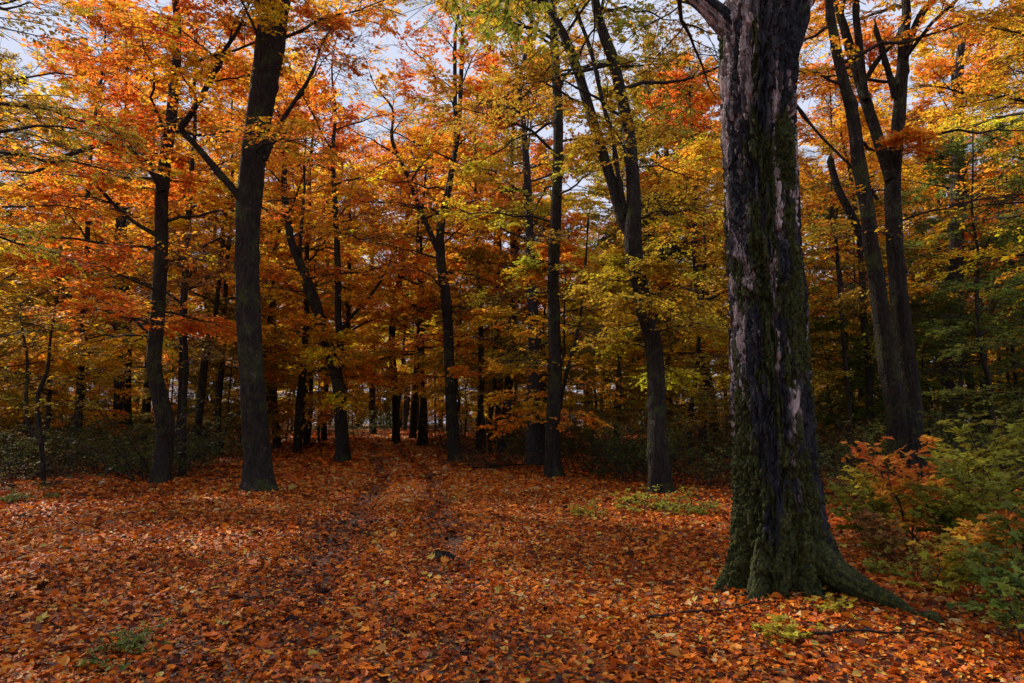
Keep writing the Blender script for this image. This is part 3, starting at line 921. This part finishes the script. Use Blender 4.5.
# ------------------------------------------------------------------ the mossy giant
def build_giant():
    Y = 6.75
    seed = 7
    rng = np.random.default_rng(seed)
    pix = [(774, 588, 101), (775, 545, 98), (775, 500, 94), (773, 450, 90), (772, 400, 84), (770, 340, 81), (768, 300, 80), (764, 250, 78), (762, 200, 77), (759, 150, 77), (757, 100, 79), (757, 70, 82), (757, 40, 80), (757, 15, 76)]
    pts = trace(pix, Y, 0.0)
    gx = pts[0][0]
    gz = float(ground_z(gx, Y))
    base = np.array([gx, Y, gz])
    pts[0][2] = gz
    pts.insert(0, [gx, Y, gz - .4, pts[0][3] * 1.05])
    last = pts[-1]
    pts += [[last[0] + .12, last[1] + .05, last[2] + .5, last[3] * .72], [last[0] + .25, last[1] + .1, last[2] + 1.3, last[3] * .60],
            [last[0] + .5, last[1] + .3, last[2] + 3.5, .22], [last[0] + .4, last[1] + .6, last[2] + 7, .15], [last[0] + .9, last[1] + .5, last[2] + 11, .05]]

    def barky(P, sides, flare, big=1.0, twist=0.0, lean=0):
        C, R = P[:, :3], P[:, 3]
        T = norm(np.gradient(C, axis=0))
        S = norm(np.cross(np.broadcast_to(np.array([0, 1., 0]), T.shape), T))
        U = np.cross(T, S)
        th = np.arange(sides) * 2 * math.pi / sides
        z = (C[:, 2:3] - gz)
        thz = th[None] + twist * z
        c, s = np.cos(thz), np.sin(thz)
        rr = R[:, None] * (1 + .13 * 2 * (fbm(c * 1.3 + 3, s * 1.3 + 9, z * .42, 3) - .5))
        if flare:
            lb = 0
            # buttress roots: angle (0 = right, 90deg = away), strength, width, height
            for a0, k, w, h in ((0.02, 1.55, .24, .30), (-.60, .95, .19, .27), (-1.22, .62, .14, .30), (-1.75, .50, .12, .26), (-2.2, .75, .16, .30), (-2.85, .62, .18, .30), (1.9, .7, .3, .3), (1.0, .8, .3, .3)):
                dth = np.angle(np.exp(1j * (th[None] - a0)))
                lb = lb + k * np.exp(-(dth / w) ** 2) * np.exp(-np.maximum(z, -.05) / h)
            rr = rr * (1 + .07 * np.exp(-np.maximum(z, 0) / .6) + lb * .85)
        # long bark plates with torn edges
        w1 = (fbm(c * 2.3 + 1, s * 2.3, z * 2.2 + 8, 4) - .5) * 1.5
        g = fbm(c * 4.6 + 11 + w1 * 2.0, s * 4.6 + w1 * 2, z * 1.5 + w1 * 2.5, 4)
        plate = sstep(.02, .10, np.abs(g - .5))
        g2 = fbm(c * 9 + 5 + w1 * 3, s * 9 + w1 * 3, z * 4.5, 4)
        plate2 = sstep(.01, .12, np.abs(g2 - .5))
        fine = fbm(c * 24, s * 24, z * 18, 3) - .5
        k = big * np.minimum(R[:, None] / .35, 1)
        moss_n = fbm(c * 3.1 + 60.4, s * 3.1 + 4.3, z * 1.3 + 2, 4)
        side = c * .32 - s * .15                                          # mossier on the right flank
        low = np.exp(-z / 1.9)
        band = np.exp(-((z - 4.15) / .42) ** 2) * .42 + np.exp(-((z - 5.5) / .5) ** 2) * .15
        moss = np.clip(.14 + 1.15 * low + .26 * side + (moss_n - .5) * 3.4 + .45 * np.exp(-z / .4) + band - .10 * (z > 4.6), 0, 1)
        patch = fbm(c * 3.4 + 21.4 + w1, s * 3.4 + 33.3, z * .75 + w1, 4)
        tone = np.clip((patch - .5) * 6.0 + .44 - .60 * low + .22 * (g - .5) * 4 - .15 * c, 0, 1)  # peeled old bark, plus the lit left side painted in paler
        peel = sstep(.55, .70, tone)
        disp = k * (.060 * plate + .034 * plate2 + .020 * fine - .016 * peel)
        lump = fbm(c * 14 + 3, s * 14, z * 12, 3) - .5
        disp = disp + .030 * lump * sstep(.4, .7, moss) * big
        rr = rr + disp - .065 * big
        V = C[:, None, :] + S[:, None, :] * (rr * np.cos(th)[None])[..., None] + U[:, None, :] * (rr * np.sin(th)[None])[..., None]
        K = len(C)
        kk, j = np.meshgrid(np.arange(K - 1), np.arange(sides), indexing='ij')
        a = kk * sides + j
        b = kk * sides + (j + 1) % sides
        F = np.stack([a, b, b + sides, a + sides], -1).reshape(-1, 4)
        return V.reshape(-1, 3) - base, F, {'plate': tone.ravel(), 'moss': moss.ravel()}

    root = empty('giant_mossy_tree', base)
    tag(root, 'huge old tree in the right foreground, bark mossy and peeling, roots spreading', 'tree')
    P = smooth_path(pts, .012)
    near = P[P[:, 2] < 8.5]
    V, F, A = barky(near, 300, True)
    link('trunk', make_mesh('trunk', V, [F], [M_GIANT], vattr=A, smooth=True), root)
    P2 = smooth_path(pts, .12)
    P2 = P2[P2[:, 2] > 8.3]
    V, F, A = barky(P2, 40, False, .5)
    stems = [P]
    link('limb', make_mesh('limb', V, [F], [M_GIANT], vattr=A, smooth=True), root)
    # two big limbs: one leaves to the left at the top of the frame, one to the right
    for k, (px, e) in enumerate([([(752, 60, 40), (738, 38, 38), (722, 20, 33), (704, 4, 27), (688, -8, 23), (668, -24, 20)], 5.0),
                                 ([(766, 95, 46), (776, 62, 46), (787, 32, 44), (796, 6, 40), (806, -30, 34)], 6.0)]):
        tp = trace(px, Y - .02, 0, 3 + k, e)
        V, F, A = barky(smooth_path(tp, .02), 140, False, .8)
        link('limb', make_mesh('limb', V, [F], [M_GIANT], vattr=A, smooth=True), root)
        stems.append(smooth_path(tp, .12))
    # the long surface root to the right, dipping under the leaves and surfacing once more
    r = [at(812, 560, Y - .25), at(840, 574, Y - .45), at(868, 588, Y - .62), at(895, 601, Y - .8), at(915, 607, Y - .95), at(934, 616, Y - 1.1), at(950, 626, Y - 1.2)]
    rad = [.18, .145, .11, .085, .06, .062, .03]
    rp = [[p[0], p[1], float(ground_z(p[0], p[1])) + (.34, .21, .125, .075, .015, .06, -.04)[i], rad[i]] for i, p in enumerate(r)]
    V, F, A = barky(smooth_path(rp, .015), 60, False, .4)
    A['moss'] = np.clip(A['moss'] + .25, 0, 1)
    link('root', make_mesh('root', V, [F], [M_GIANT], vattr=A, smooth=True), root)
    q1, r1 = limbs_from(rng, smooth_path(pts, .2), n=10, z0=10, z1=17, reach=4.6, e0=.2, e1=.9, rmax=.09)
    q2, r2 = limbs_from(rng, stems[1], n=12, z0=6.4, z1=10.5, reach=3.6, e0=-.05, e1=.6, rmax=.04)
    q3, r3 = limbs_from(rng, stems[2], n=6, z0=8.5, z1=12, reach=3.4, e0=.2, e1=.8, rmax=.05)
    (tv, tf), (lv, lf, la) = build_crown(rng, np.concatenate([q1, q2, q3]), np.concatenate([r1, r2, r3]), **bld(leaf=.085, gap=(.5, .50), nlf=8))
    c = link('crown', make_mesh('crown', lv - base, [lf], [M_LEAF], la), root, (0.24, 0.20, 0.02, 1))
    link('twigs', make_mesh('twigs', tv - base, [tf], [M_TWIG], smooth=True), c)


build_giant()


# ------------------------------------------------------------------ trees of the wood behind: kinds, then copies
def kind_tree(seed, H, z0, reach, r0, n, build, e0=.05, e1=1.0, lean=.02, name='woodland_tree', bark=None, cluster=1, fork=False):
    rng = np.random.default_rng(seed)
    zs = np.linspace(-.3, H, 9)
    w = np.cumsum(rng.normal(0, lean * H / 9 * 2, (9, 2)), axis=0)
    w -= w[0]
    pts = [[w[i, 0], w[i, 1], z, max(r0 * (1 - .80 * (max(z, 0) / H) ** .9), .012)] for i, z in enumerate(zs)]
    V, F, P = stem_mesh(pts, 10, .5 if H > 12 else .25, seed, .35 if r0 > .1 else 0, .35, 5, .06)
    parts = [('trunk', V, F)]
    Q, R = limbs_from(rng, P, n, z0, H * .97, reach, e0, e1, rmax=r0 * .35)
    if fork:
        h = H * rng.uniform(.3, .42)
        b0 = np.array([np.interp(h, P[:, 2], P[:, i]) for i in range(4)])
        a = rng.uniform(0, 6.28)
        fp = [[b0[0] + math.cos(a) * k * .5 * H / 22, b0[1] + math.sin(a) * k * .5 * H / 22, h + (H * .93 - h) * k / 5, b0[3] * (.8 - .15 * k)] for k in range(6)]
        fp[0][:3] = b0[:3]
        V, F, P2 = stem_mesh(fp, 8, .5, seed + 1, 0)
        parts.append(('limb', V, F))
        q2, r2 = limbs_from(rng, P2, n // 2, h + 1.5, H * .93, reach * .7, e0, e1, rmax=r0 * .3)
        Q, R = np.concatenate([Q, q2]), np.concatenate([R, r2])
    cd = build_crown(rng, Q, R, **build)
    return assemble_tree(name, np.zeros(3), parts, bark or M_BARK, cd, M_LEAF, AMBER, 'tree', 'tree')


tall = [kind_tree(201, 25, 7, 6.0, .30, 24, bld(leaf=.20, nsec=11, ntw=9, nlf=8, tw_len=.8, gap=(.33, .40)), fork=True),
        kind_tree(202, 22, 5, 5.4, .24, 24, bld(leaf=.19, nsec=11, ntw=9, nlf=8, tw_len=.8, gap=(.33, .41))),
        kind_tree(203, 27, 9, 6.4, .34, 22, bld(leaf=.21, nsec=11, ntw=9, nlf=8, tw_len=.8, gap=(.33, .40)), fork=True, bark=M_BARK2),
        kind_tree(204, 20, 4, 4.6, .18, 24, bld(leaf=.17, nsec=10, ntw=9, nlf=8, tw_len=.7, gap=(.4, .42))),
        kind_tree(205, 24, 8, 5.6, .26, 22, bld(leaf=.20, nsec=11, ntw=9, nlf=8, tw_len=.8, gap=(.33, .43)), lean=.035)]
low = [kind_tree(211, 9, 1.6, 3.4, .075, 20, bld(leaf=.13, nsec=10, ntw=8, nlf=9, tw_len=.55, gap=(.6, .44)), e0=-.05, e1=.7, lean=.05, name='understorey_tree'),
       kind_tree(212, 7, 1.0, 2.8, .055, 20, bld(leaf=.12, nsec=10, ntw=8, nlf=9, tw_len=.5, gap=(.6, .42)), e0=-.1, e1=.6, lean=.06, name='understorey_tree'),
       kind_tree(213, 12, 2.2, 3.8, .10, 24, bld(leaf=.13, nsec=10, ntw=8, nlf=9, tw_len=.6, gap=(.6, .45)), e0=0, e1=.8, lean=.04, name='understorey_tree')]


near_tall = kind_tree(221, 19, 4, 5.0, .2, 26, bld(leaf=.085, nsec=11, ntw=11, nlf=12, gap=(.6, .46)), name='edge_tree')
near_low = kind_tree(222, 8, 1.4, 3.2, .06, 22, bld(leaf=.075, nsec=10, ntw=9, nlf=10, tw_len=.45, gap=(.7, .44)), e0=-.05, e1=.7, lean=.05, name='edge_tree')


def kind_shrub(seed, H, nst, spread, leaf, nsec, ntw, nlf, tmpl=LEAF_OVAL, name='shrub', gap=(1.0, .40), upright=.5, tw=.28, mat=None, color=GREEN, droop=.12):
    rng = np.random.default_rng(seed)
    a = rng.uniform(0, 6.28, nst)
    K = 8
    s = np.linspace(0, 1, K)[None, :, None]
    hh = H * rng.uniform(.6, 1.05, nst)
    e = rng.uniform(upright, 1.35, nst)
    D = np.stack([np.cos(a) * np.cos(e), np.sin(a) * np.cos(e), np.sin(e)], -1)
    b = np.stack([rng.normal(0, spread, nst), rng.normal(0, spread, nst), np.full(nst, -.08)], -1)
    W = np.cumsum(rng.normal(0, .2, (nst, K, 3)), axis=1)
    W -= W[:, :1]
    Q = b[:, None] + D[:, None] * s * hh[:, None, None] + W * hh[:, None, None] / K
    Q[..., 2] = np.maximum(Q[..., 2], -.08)
    R = (.008 + .006 * hh[:, None]) * np.linspace(1, .35, K)[None]
    B, BR = shoots(rng, Q, R, nsec, .15, 1, .9, lambda t, L: L * .5 * (1.1 - .6 * t), 5, .16, droop, .5, .05)
    T, TR = shoots(rng, B, BR, ntw, .1, 1, .8, lambda t, L: np.full_like(t, tw), 3, .1, .1, .4, 0)
    root = empty(name, (0, 0, 0))
    V, F = join([tubes(Q, R, 5), tubes(B, np.maximum(BR, .0035), 3), tubes(T, np.maximum(TR, .003), 3)])
    link('stem', make_mesh('stem', V, [F], [M_TWIG], smooth=True), root)
    V, F, A = twig_leaves(rng, T, nlf, leaf, tmpl, .35, gap)
    link('foliage', make_mesh('foliage', V, [F], [mat or M_GREEN], A), root, color)
    return tag(root, 'shrub', 'shrub')


shr = [kind_shrub(301, 2.4, 12, .35, .08, 7, 5, 5, gap=(1., .47)), kind_shrub(302, 1.7, 14, .45, .07, 7, 5, 5, gap=(1., .47)), kind_shrub(303, 3.0, 10, .3, .085, 8, 5, 5, gap=(1., .46)),
       kind_shrub(304, 1.9, 16, .5, .07, 6, 4, 3, gap=(1.2, .52), upright=.2)]
plants = [kind_shrub(311, .55, 7, .12, .085, 3, 3, 4, LEAF_MAPLE, 'seedling', tw=.1, gap=None), kind_shrub(312, .4, 9, .2, .06, 4, 3, 5, LEAF_OVAL, 'ground_plant', tw=.1, gap=None)]
sap = [kind_shrub(321, 1.5, 3, .08, .095, 9, 5, 5, LEAF_MAPLE, 'maple_sapling', tw=.24, gap=None, upright=1.0, droop=.03),
       kind_shrub(322, 1.1, 3, .15, .095, 8, 4, 5, LEAF_MAPLE, 'maple_sapling', tw=.22, gap=None, upright=.9, droop=.03),
       kind_shrub(323, 1.9, 2, .06, .10, 10, 5, 4, LEAF_MAPLE, 'maple_sapling', tw=.26, gap=None, upright=1.1, droop=.03)]

used = set()


def place(kind, X, Y, rz, sc, color, label, cat, group=None, tilt=(0, 0), dz=0.0):
    z = float(ground_z(X, Y)) + dz
    if kind.name not in used:
        used.add(kind.name)
        kind.location = (X, Y, z)
        kind.rotation_euler = (tilt[0], tilt[1], rz)
        kind.scale = (sc, sc, sc)
        for ch in kind.children:
            if ch.name.split('.')[0] in ('crown', 'foliage'):
                ch.color = color
        o = kind
    else:
        o = copy_tree(kind, (X, Y, z), rz, sc, color, tilt)
    o['label'], o['category'] = label, cat
    if group:
        o['group'] = group
    elif 'group' in o:
        del o['group']
    return o


HEROES = [(159, 18.2), (259, 16.9), (343, 30), (303, 58), (373, 70), (396, 50), (455, 30.5), (535, 27), (554, 21.3), (661, 16.6), (912, 17.2), (953, 33), (774, 6.75), (118, 40)]
hero_xy = [((p - CX) / FPX * Y, Y) for p, Y in HEROES]


def zone_of(X, Y):
    px = CX + FPX * X / Y
    for lim, txt in ((60, 'far left, beyond the crooked sapling'), (150, 'left of the kinked orange tree'), (245, 'between the kinked tree and the tall trunk'), (335, 'between the tall trunk and the leaning fork'),
                     (450, 'around the end of the track'), (545, 'right of the track, before the pale grey trunk'), (650, 'between the dark trunk and the forked tree'),
                     (735, 'just left of the mossy giant'), (890, 'between the mossy giant and the many-stemmed tree'), (2000, 'at the right edge, behind the saplings')):
        if px < lim:
            return txt


def tone(c, rng, k=.16):
    v = np.array(c[:3]) * rng.uniform(1 - k, 1 + k)
    return (*v, 1)


def scatter(n, ymin, ymax, kinds, palette, cat, adj, group, gapd, seed, smin, smax, avoid_path=2.2, spread=.92, back=False):
    rng = np.random.default_rng(seed)
    done, tries = [], 0
    while len(done) < n and tries < n * 60:
        tries += 1
        Y = math.sqrt(rng.uniform(ymin ** 2, ymax ** 2))
        X = rng.uniform(-spread, spread) * Y
        if abs(X - path_x(Y)) < avoid_path + (1.5 if Y < 40 else 0):
            continue
        if any((X - a) ** 2 + (Y - b) ** 2 < gapd ** 2 for a, b in done):
            continue
        if any((X - a) ** 2 + (Y - b) ** 2 < 2.0 for a, b in hero_xy):
            continue
        done.append((X, Y))
        k = kinds[rng.integers(len(kinds))]
        names, cols = palette(X, Y, rng)
        sc = rng.uniform(smin, smax)
        lk = {'tall': ('forked', 'straight', 'pale-stemmed', 'slender', 'bending'), 'low': ('bushy', 'low', 'lanky'), 'shr': ('broad', 'low', 'tall', 'twiggy')}
        look = next((v[i] for key, v in lk.items() for i, q in enumerate(globals()[key]) if q is k), '')
        o = place(k, X, Y, rng.uniform(0, 6.28), sc, tone(cols, rng), f'{look} {names} {adj} {zone_of(X, Y)}', cat, group, (rng.normal(0, .03), rng.normal(0, .03)))


def pal_tall(X, Y, rng):
    px = CX + FPX * X / Y
    r = rng.random()
    if px < 130:
        return ('olive', OLIVE) if r < .45 else ('amber', AMBER) if r < .75 else ('orange', ORANGE)
    if px < 520:
        return ('golden', GOLD) if r < .42 else ('amber', AMBER) if r < .75 else ('orange', ORANGE)
    if px < 720:
        return ('olive', OLIVE) if r < .35 else ('golden', GOLD) if r < .6 else ('orange', ORANGE)
    return ('orange', ORANGE) if r < .45 else ('amber', AMBER) if r < .75 else ('golden', GOLD)


def pal_low(X, Y, rng):
    px = CX + FPX * X / Y
    r = rng.random()
    if px > 820:
        return ('green', GREEN) if r < .55 else ('olive', OLIVE) if r < .85 else ('amber', AMBER)
    if px < 560:
        return ('golden', GOLD) if r < .4 else ('amber', AMBER) if r < .65 else ('olive', OLIVE)
    return ('olive', OLIVE) if r < .48 else ('green', GREEN) if r < .56 else ('golden', GOLD) if r < .82 else ('amber', AMBER)


def pal_far(X, Y, rng):
    r = rng.random()
    return ('golden', GOLD) if r < .45 else ('amber', AMBER) if r < .75 else ('olive', OLIVE)


def pal_shrub(X, Y, rng):
    r = rng.random()
    return ('green', GREEN) if r < .2 else ('dark green', DKGREEN) if r < .6 else ('olive', (0.20, 0.17, .025, 1)) if r < .8 else ('brown', (0.17, 0.095, .022, 1))


scatter(44, 29, 62, tall, pal_tall, 'tree', 'mid-distance tree', 'woodland trees in the middle distance', 4.2, 41, .8, 1.05)
scatter(75, 62, 140, tall, pal_tall, 'tree', 'distant tree', 'distant trees closing the view', 4.5, 42, .85, 1.1, 1.5, .85)
scatter(70, 23, 52, low, pal_low, 'small tree', 'understorey tree', 'low understorey trees', 2.2, 43, .8, 1.3, 3.0)
scatter(30, 50, 92, low, pal_far, 'small tree', 'distant understorey tree', 'distant understorey trees', 2.6, 44, .9, 1.3, 1.6)
scatter(105, 96, 142, low, pal_far, 'small tree', 'far-off understorey tree', 'far-off understorey trees', 2.8, 47, 1.3, 1.9, -1)
scatter(32, 45, 95, tall[3:], pal_tall, 'tree', 'distant bare-stemmed tree', 'distant bare-stemmed trees', 3.0, 48, .7, .95, 1.6)
scatter(60, 19, 36, shr, pal_shrub, 'shrub', 'shrub', 'shrubs along the edge of the clearing', 1.5, 45, .7, 1.1, 5.0)
scatter(130, 92, 145, shr, lambda X, Y, g: ('golden', GOLD) if g.random() < .4 else ('olive', OLIVE), 'shrub', 'far-off shrub', 'far-off shrubs closing the view', 2.2, 49, 2.3, 3.4, -1)
scatter(90, 34, 85, shr, pal_shrub, 'shrub', 'distant shrub', 'distant shrubs under the trees', 2, 46, .9, 1.5, 1.8)

# near the edges of the view: trees whose crowns reach into the picture from outside it
for X, Y, k, s, c, lb in ((-9.3, 10.0, near_tall, .8, OLIVE, 'olive crown reaching in at the top left corner'), (12.0, 11, near_tall, .85, AMBER, 'amber crown reaching in at the top right corner'),
                          (-15, 15, near_tall, 1.0, AMBER, 'amber tree at the left border, behind the corner crown'), (15.5, 16.5, near_tall, 1.1, GOLD, 'golden tree at the right border, beyond the saplings'),
                          (16, 23, low[2], 1.0, GREEN, 'green low tree at the right border'), (11.5, 13.5, near_low, .9, GREEN, 'green low tree overhanging the saplings at right')):
    place(k, X, Y, X * 1.7, s, c, lb, 'tree')

for px, Y, k, s, c, lb in ((300, 37, tall[1], .95, ORANGE, 'tall orange tree close behind the leaning forked tree'), (420, 44, tall[3], 1.05, AMBER, 'slender amber tree just left of the lone trunk'), (478, 36, tall[3], 1.0, ORANGE, 'slender orange tree just right of the lone trunk'),
                           (345, 47, tall[1], 1.0, AMBER, 'tall amber tree left of the track, beyond the leaning forked tree'), (498, 46, tall[0], 1.0, GOLD, 'forked golden tree behind the tangled brush'), (222, 34, tall[3], 1.0, ORANGE, 'slender orange tree behind the two left trunks'),
                           (75, 27, tall[3], .95, ORANGE, 'slender orange tree behind the crooked sapling'), (700, 31, tall[1], .85, ORANGE, 'tall orange tree seen just left of the mossy giant')):
    place(k, (px - CX) / FPX * Y, Y, px, s, c, lb, 'tree')
for px, Y, k, s, c, lb in ((345, 118, low[0], 1.7, OLIVE, 'small far tree closing the view left of the track end'), (372, 122, low[2], 1.5, GOLD, 'far golden tree right behind the end of the track'), (392, 116, low[1], 1.9, OLIVE, 'far bushy tree closing the view beyond the track'),
                           (378, 108, low[0], 1.5, OLIVE, 'far bushy olive tree in line with the track'), (360, 112, low[2], 1.3, AMBER, 'far amber tree in line with the left rut'), (402, 109, low[2], 1.3, GOLD, 'far golden tree in line with the right rut'),
 (415, 121, low[0], 1.7, AMBER, 'far amber tree closing the view right of the track end'), (358, 128, tall[1], 1.0, GOLD, 'tall far golden tree above the end of the track'), (400, 130, tall[3], 1.1, AMBER, 'tall far amber tree above the end of the track')):
    place(k, (px - CX) / FPX * Y, Y, px, s, c, lb, 'tree')

# brush at the left and centre right edges of the clearing
srng = np.random.default_rng(77)
brush = [(12, 20.5, 0, 'green leafy brush at the left border of the picture'), (62, 21, 3, 'twiggy bare brush left of the kinked tree'), (100, 23, 1, 'low green brush in front of the dark stub trunk'), (30, 17.5, 3, 'sparse brown brush at the front left edge'),
         (128, 21.5, 3, 'sparse twiggy brush touching the kinked tree'), (212, 26, 1, 'low shrub between the two left trunks'), (480, 27, 3, 'twiggy brush right of the lone trunk'), (505, 25.5, 3, 'bare tangled brush left of the pale grey trunk'),
         (520, 29, 1, 'green shrub behind the tangled brush'), (590, 22.5, 0, 'dark shrub right of the straight dark trunk'), (615, 20.5, 1, 'low dark shrub left of the forked tree'), (632, 24, 2, 'taller shrub behind the forked tree'),
         (690, 21.5, 3, 'sparse brush right of the forked tree'), (712, 19, 1, 'low green brush against the mossy giant'), (845, 14.5, 1, 'dark green shrub right of the mossy giant'), (990, 15, 2, 'tall green shrub at the right border'),
         (965, 19, 0, 'green shrub beneath the broad straight trunk'), (1015, 12, 0, 'bright green shrub at the lower right border')]
for px, Y, k, lb in brush:
    place(shr[k], (px - CX) / FPX * Y, Y, srng.uniform(0, 6.28), srng.uniform(.75, 1.0), tone((0.20, .13, .025, 1) if k == 3 else (GREEN if 'bright' in lb else DKGREEN if srng.random() < .7 else (0.15, .14, .02, 1)), srng), lb, 'shrub', 'brush edging the clearing')

# maple saplings right of the giant
G2 = (0.22, 0.21, 0.020, 1)
YG = (0.34, 0.26, 0.022, 1)
saplings = [(902, 9.6, 0, 1.0, (0.60, .17, .025, 1), 'orange-leaved maple sapling in front of the many-stemmed tree'), (972, 7.6, 1, .85, (0.66, .25, .03, 1), 'small amber maple sapling among the green ones'),
            (858, 9.2, 1, .9, G2, 'green maple sapling nearest the mossy giant'), (940, 8.8, 1, .95, G2, 'green maple sapling between the orange and amber ones'), (1000, 8.2, 0, .9, G2, 'green maple sapling near the right border'),
            (1020, 6.9, 1, .9, GREEN, 'dark green maple sapling at the right border'), (930, 6.6, 1, .6, YG, 'yellow-green low maple sapling right of the long root'), (985, 6.0, 1, .62, GREEN, 'low green maple sapling in the lower right'),
            (1012, 5.0, 0, .55, GREEN, 'nearest thin maple sapling in the lower right corner'), (872, 11.5, 1, 1.0, YG, 'yellow-green sapling behind the orange one'), (985, 11, 2, 1.0, G2, 'tall green maple sapling below the broad trunk'),
            (1030, 10, 2, 1.0, G2, 'tall maple sapling cut by the right border'), (880, 8.2, 1, .7, BROWN, 'brown-leaved low sapling below the orange one'), (955, 12.5, 0, 1.1, YG, 'yellow-green sapling behind the amber one')]
for px, Y, k, s, c, lb in saplings:
    place(sap[k], (px - CX) / FPX * Y, Y, srng.uniform(0, 6.28), s, c, lb, 'sapling', 'maple saplings right of the mossy giant')

ground_bits = [(655, 13.2, 1, 1.3, G2, 'leafy green plant left of the mossy giant'), (690, 13.0, 1, 1.1, G2, 'small green plant touching the mossy giant on the left'), (630, 14.2, 0, .8, YG, 'yellow-green seedling in front of the forked tree'),
               (770, 5.35, 0, .45, YG, 'yellow-green seedling in the leaves before the mossy giant'), (824, 5.9, 0, .4, YG, 'tiny seedling beside the foot of the long root'), (150, 5.0, 1, .6, GREEN, 'small grassy tuft among leaves at lower left'),
               (585, 12.5, 1, .8, YG, 'sparse green plant right of the middle of the leaf carpet'), (900, 7.3, 1, .9, G2, 'green ground plant above the end of the long root'), (30, 14.5, 1, 1.0, GREEN, 'green ground plant at the left edge of the carpet')]
for px, Y, k, s, c, lb in ground_bits:
    place(plants[k], (px - CX) / FPX * Y, Y, srng.uniform(0, 6.28), s, c, lb, 'plant')


# fallen sticks and bits of dead wood
def stick(seed, px, py, Y, L, r, az, label, name='fallen_branch', bend=.12, n=3, group=None):
    rng = np.random.default_rng(seed)
    p = on_ground(px, Y)
    K = 8
    s = np.linspace(-.5, .5, K)
    X = p[0] + np.cos(az) * s * L + np.cumsum(rng.normal(0, bend * L / K, K))
    Yv = p[1] + np.sin(az) * s * L + np.cumsum(rng.normal(0, bend * L / K, K))
    Z = ground_z(X, Yv) + .025 + r + np.abs(rng.normal(0, .02, K))
    Q = np.stack([X, Yv, Z], -1)[None]
    R = (r * np.linspace(1, .4, K))[None]
    B, BR = shoots(rng, Q, R, n, .3, .95, .7, lambda t, L_: L_ * .35, 4, .2, 0, .3, .12)
    V, F = join([tubes(Q, R, 8), tubes(B, BR, 5)])
    o = link(name, make_mesh(name, V - p, [F], [M_BARK], smooth=True))
    o.location = p
    tag(o, label, 'branch' if group is None else 'twig', group)


stick(1, 700, 0, 5.9, 1.1, .012, .25, 'thin fallen branch lying at the foot of the mossy giant')
stick(2, 845, 0, 5.3, 1.0, .014, .1, 'pale broken twig on the leaves below the long root')
stick(3, 425, 0, 21.5, 2.2, .03, .9, 'crooked fallen branch beside the rut of the track')
stick(4, 372, 0, 22.5, 2.0, .025, 2.6, 'fallen branch lying across the left of the track')
stick(5, 490, 0, 25.5, 2.4, .035, .9, 'thick dead branch lying in the tangled brush')
stick(6, 512, 0, 26.0, 3.0, .04, 2.8, 'dead branch crossing the tangled brush behind')
stick(7, 240, 0, 19.5, 1.5, .02, .4, 'small fallen branch left of the tall straight trunk')


trng = np.random.default_rng(123)
for i in range(26):
    px_, Y_ = trng.uniform(20, 1000), math.sqrt(trng.uniform(4.6 ** 2, 17 ** 2))
    if abs(px_ - (CX + FPX * 2.62 / 6.75)) < 60 and Y_ < 8:
        continue
    stick(100 + i, px_, 0, Y_, trng.uniform(.25, .8), trng.uniform(.004, .009), trng.uniform(0, 3.1),
          'thin dark twig on ' + ('the nearest' if Y_ < 7 else 'the middle' if Y_ < 11 else 'the farther') + ' fallen leaves ' +
          ('near the left border' if px_ < 200 else 'left of the track' if px_ < 380 else 'on the track' if px_ < 500 else 'right of the track' if px_ < 700 else 'by the mossy giant' if px_ < 850 else 'near the saplings'),
          'fallen_twig', n=2, group='fallen twigs on the leaf carpet')


def dead_wood():
    rng = np.random.default_rng(9)
    p = on_ground(443, 8.55)
    u, v = np.meshgrid(np.linspace(0, 2 * math.pi, 25)[:-1], np.linspace(0, math.pi, 13), indexing='ij')
    d = np.stack([np.cos(u) * np.sin(v), np.sin(u) * np.sin(v), np.cos(v)], -1)
    r = 1 + .9 * (fbm(d[..., 0] * 2.5 + 3, d[..., 1] * 2.5, d[..., 2] * 2.5, 4) - .5)
    V = d * r[..., None] * np.array([.17, .10, .075])
    V[..., 2] += .02 + .03 * np.sin(u * 3)
    V = V.reshape(-1, 3)
    i, j = np.meshgrid(np.arange(24), np.arange(12), indexing='ij')
    a, b = i * 13 + j, ((i + 1) % 24) * 13 + j
    F = np.stack([a, b, b + 1, a + 1], -1).reshape(-1, 4)
    o = link('dead_wood', make_mesh('dead_wood', V, [F], [M_BARK], smooth=True))
    o.location = p
    tag(o, 'dark lump of dead wood in the middle of the leaf carpet', 'wood')


dead_wood()


# repeats that would read alike are told apart by their order from the left
def order_labels():
    seen = {}
    for o in col.objects:
        if o.parent is None and o.get('group') and o.get('label'):
            seen.setdefault(o['label'], []).append(o)
    words = ('leftmost', 'second from left', 'third from left', 'fourth from left', 'fifth from left', 'sixth from left', 'seventh from left', 'eighth from left')
    for lb, os_ in seen.items():
        if 1 < len(os_) <= 8 and len(lb.split()) <= 13:
            os_.sort(key=lambda o: o.location.x / o.location.y)
            for w, o in zip(words, os_):
                o['label'] = lb + ', ' + (w if o is not os_[-1] else 'rightmost')


order_labels()
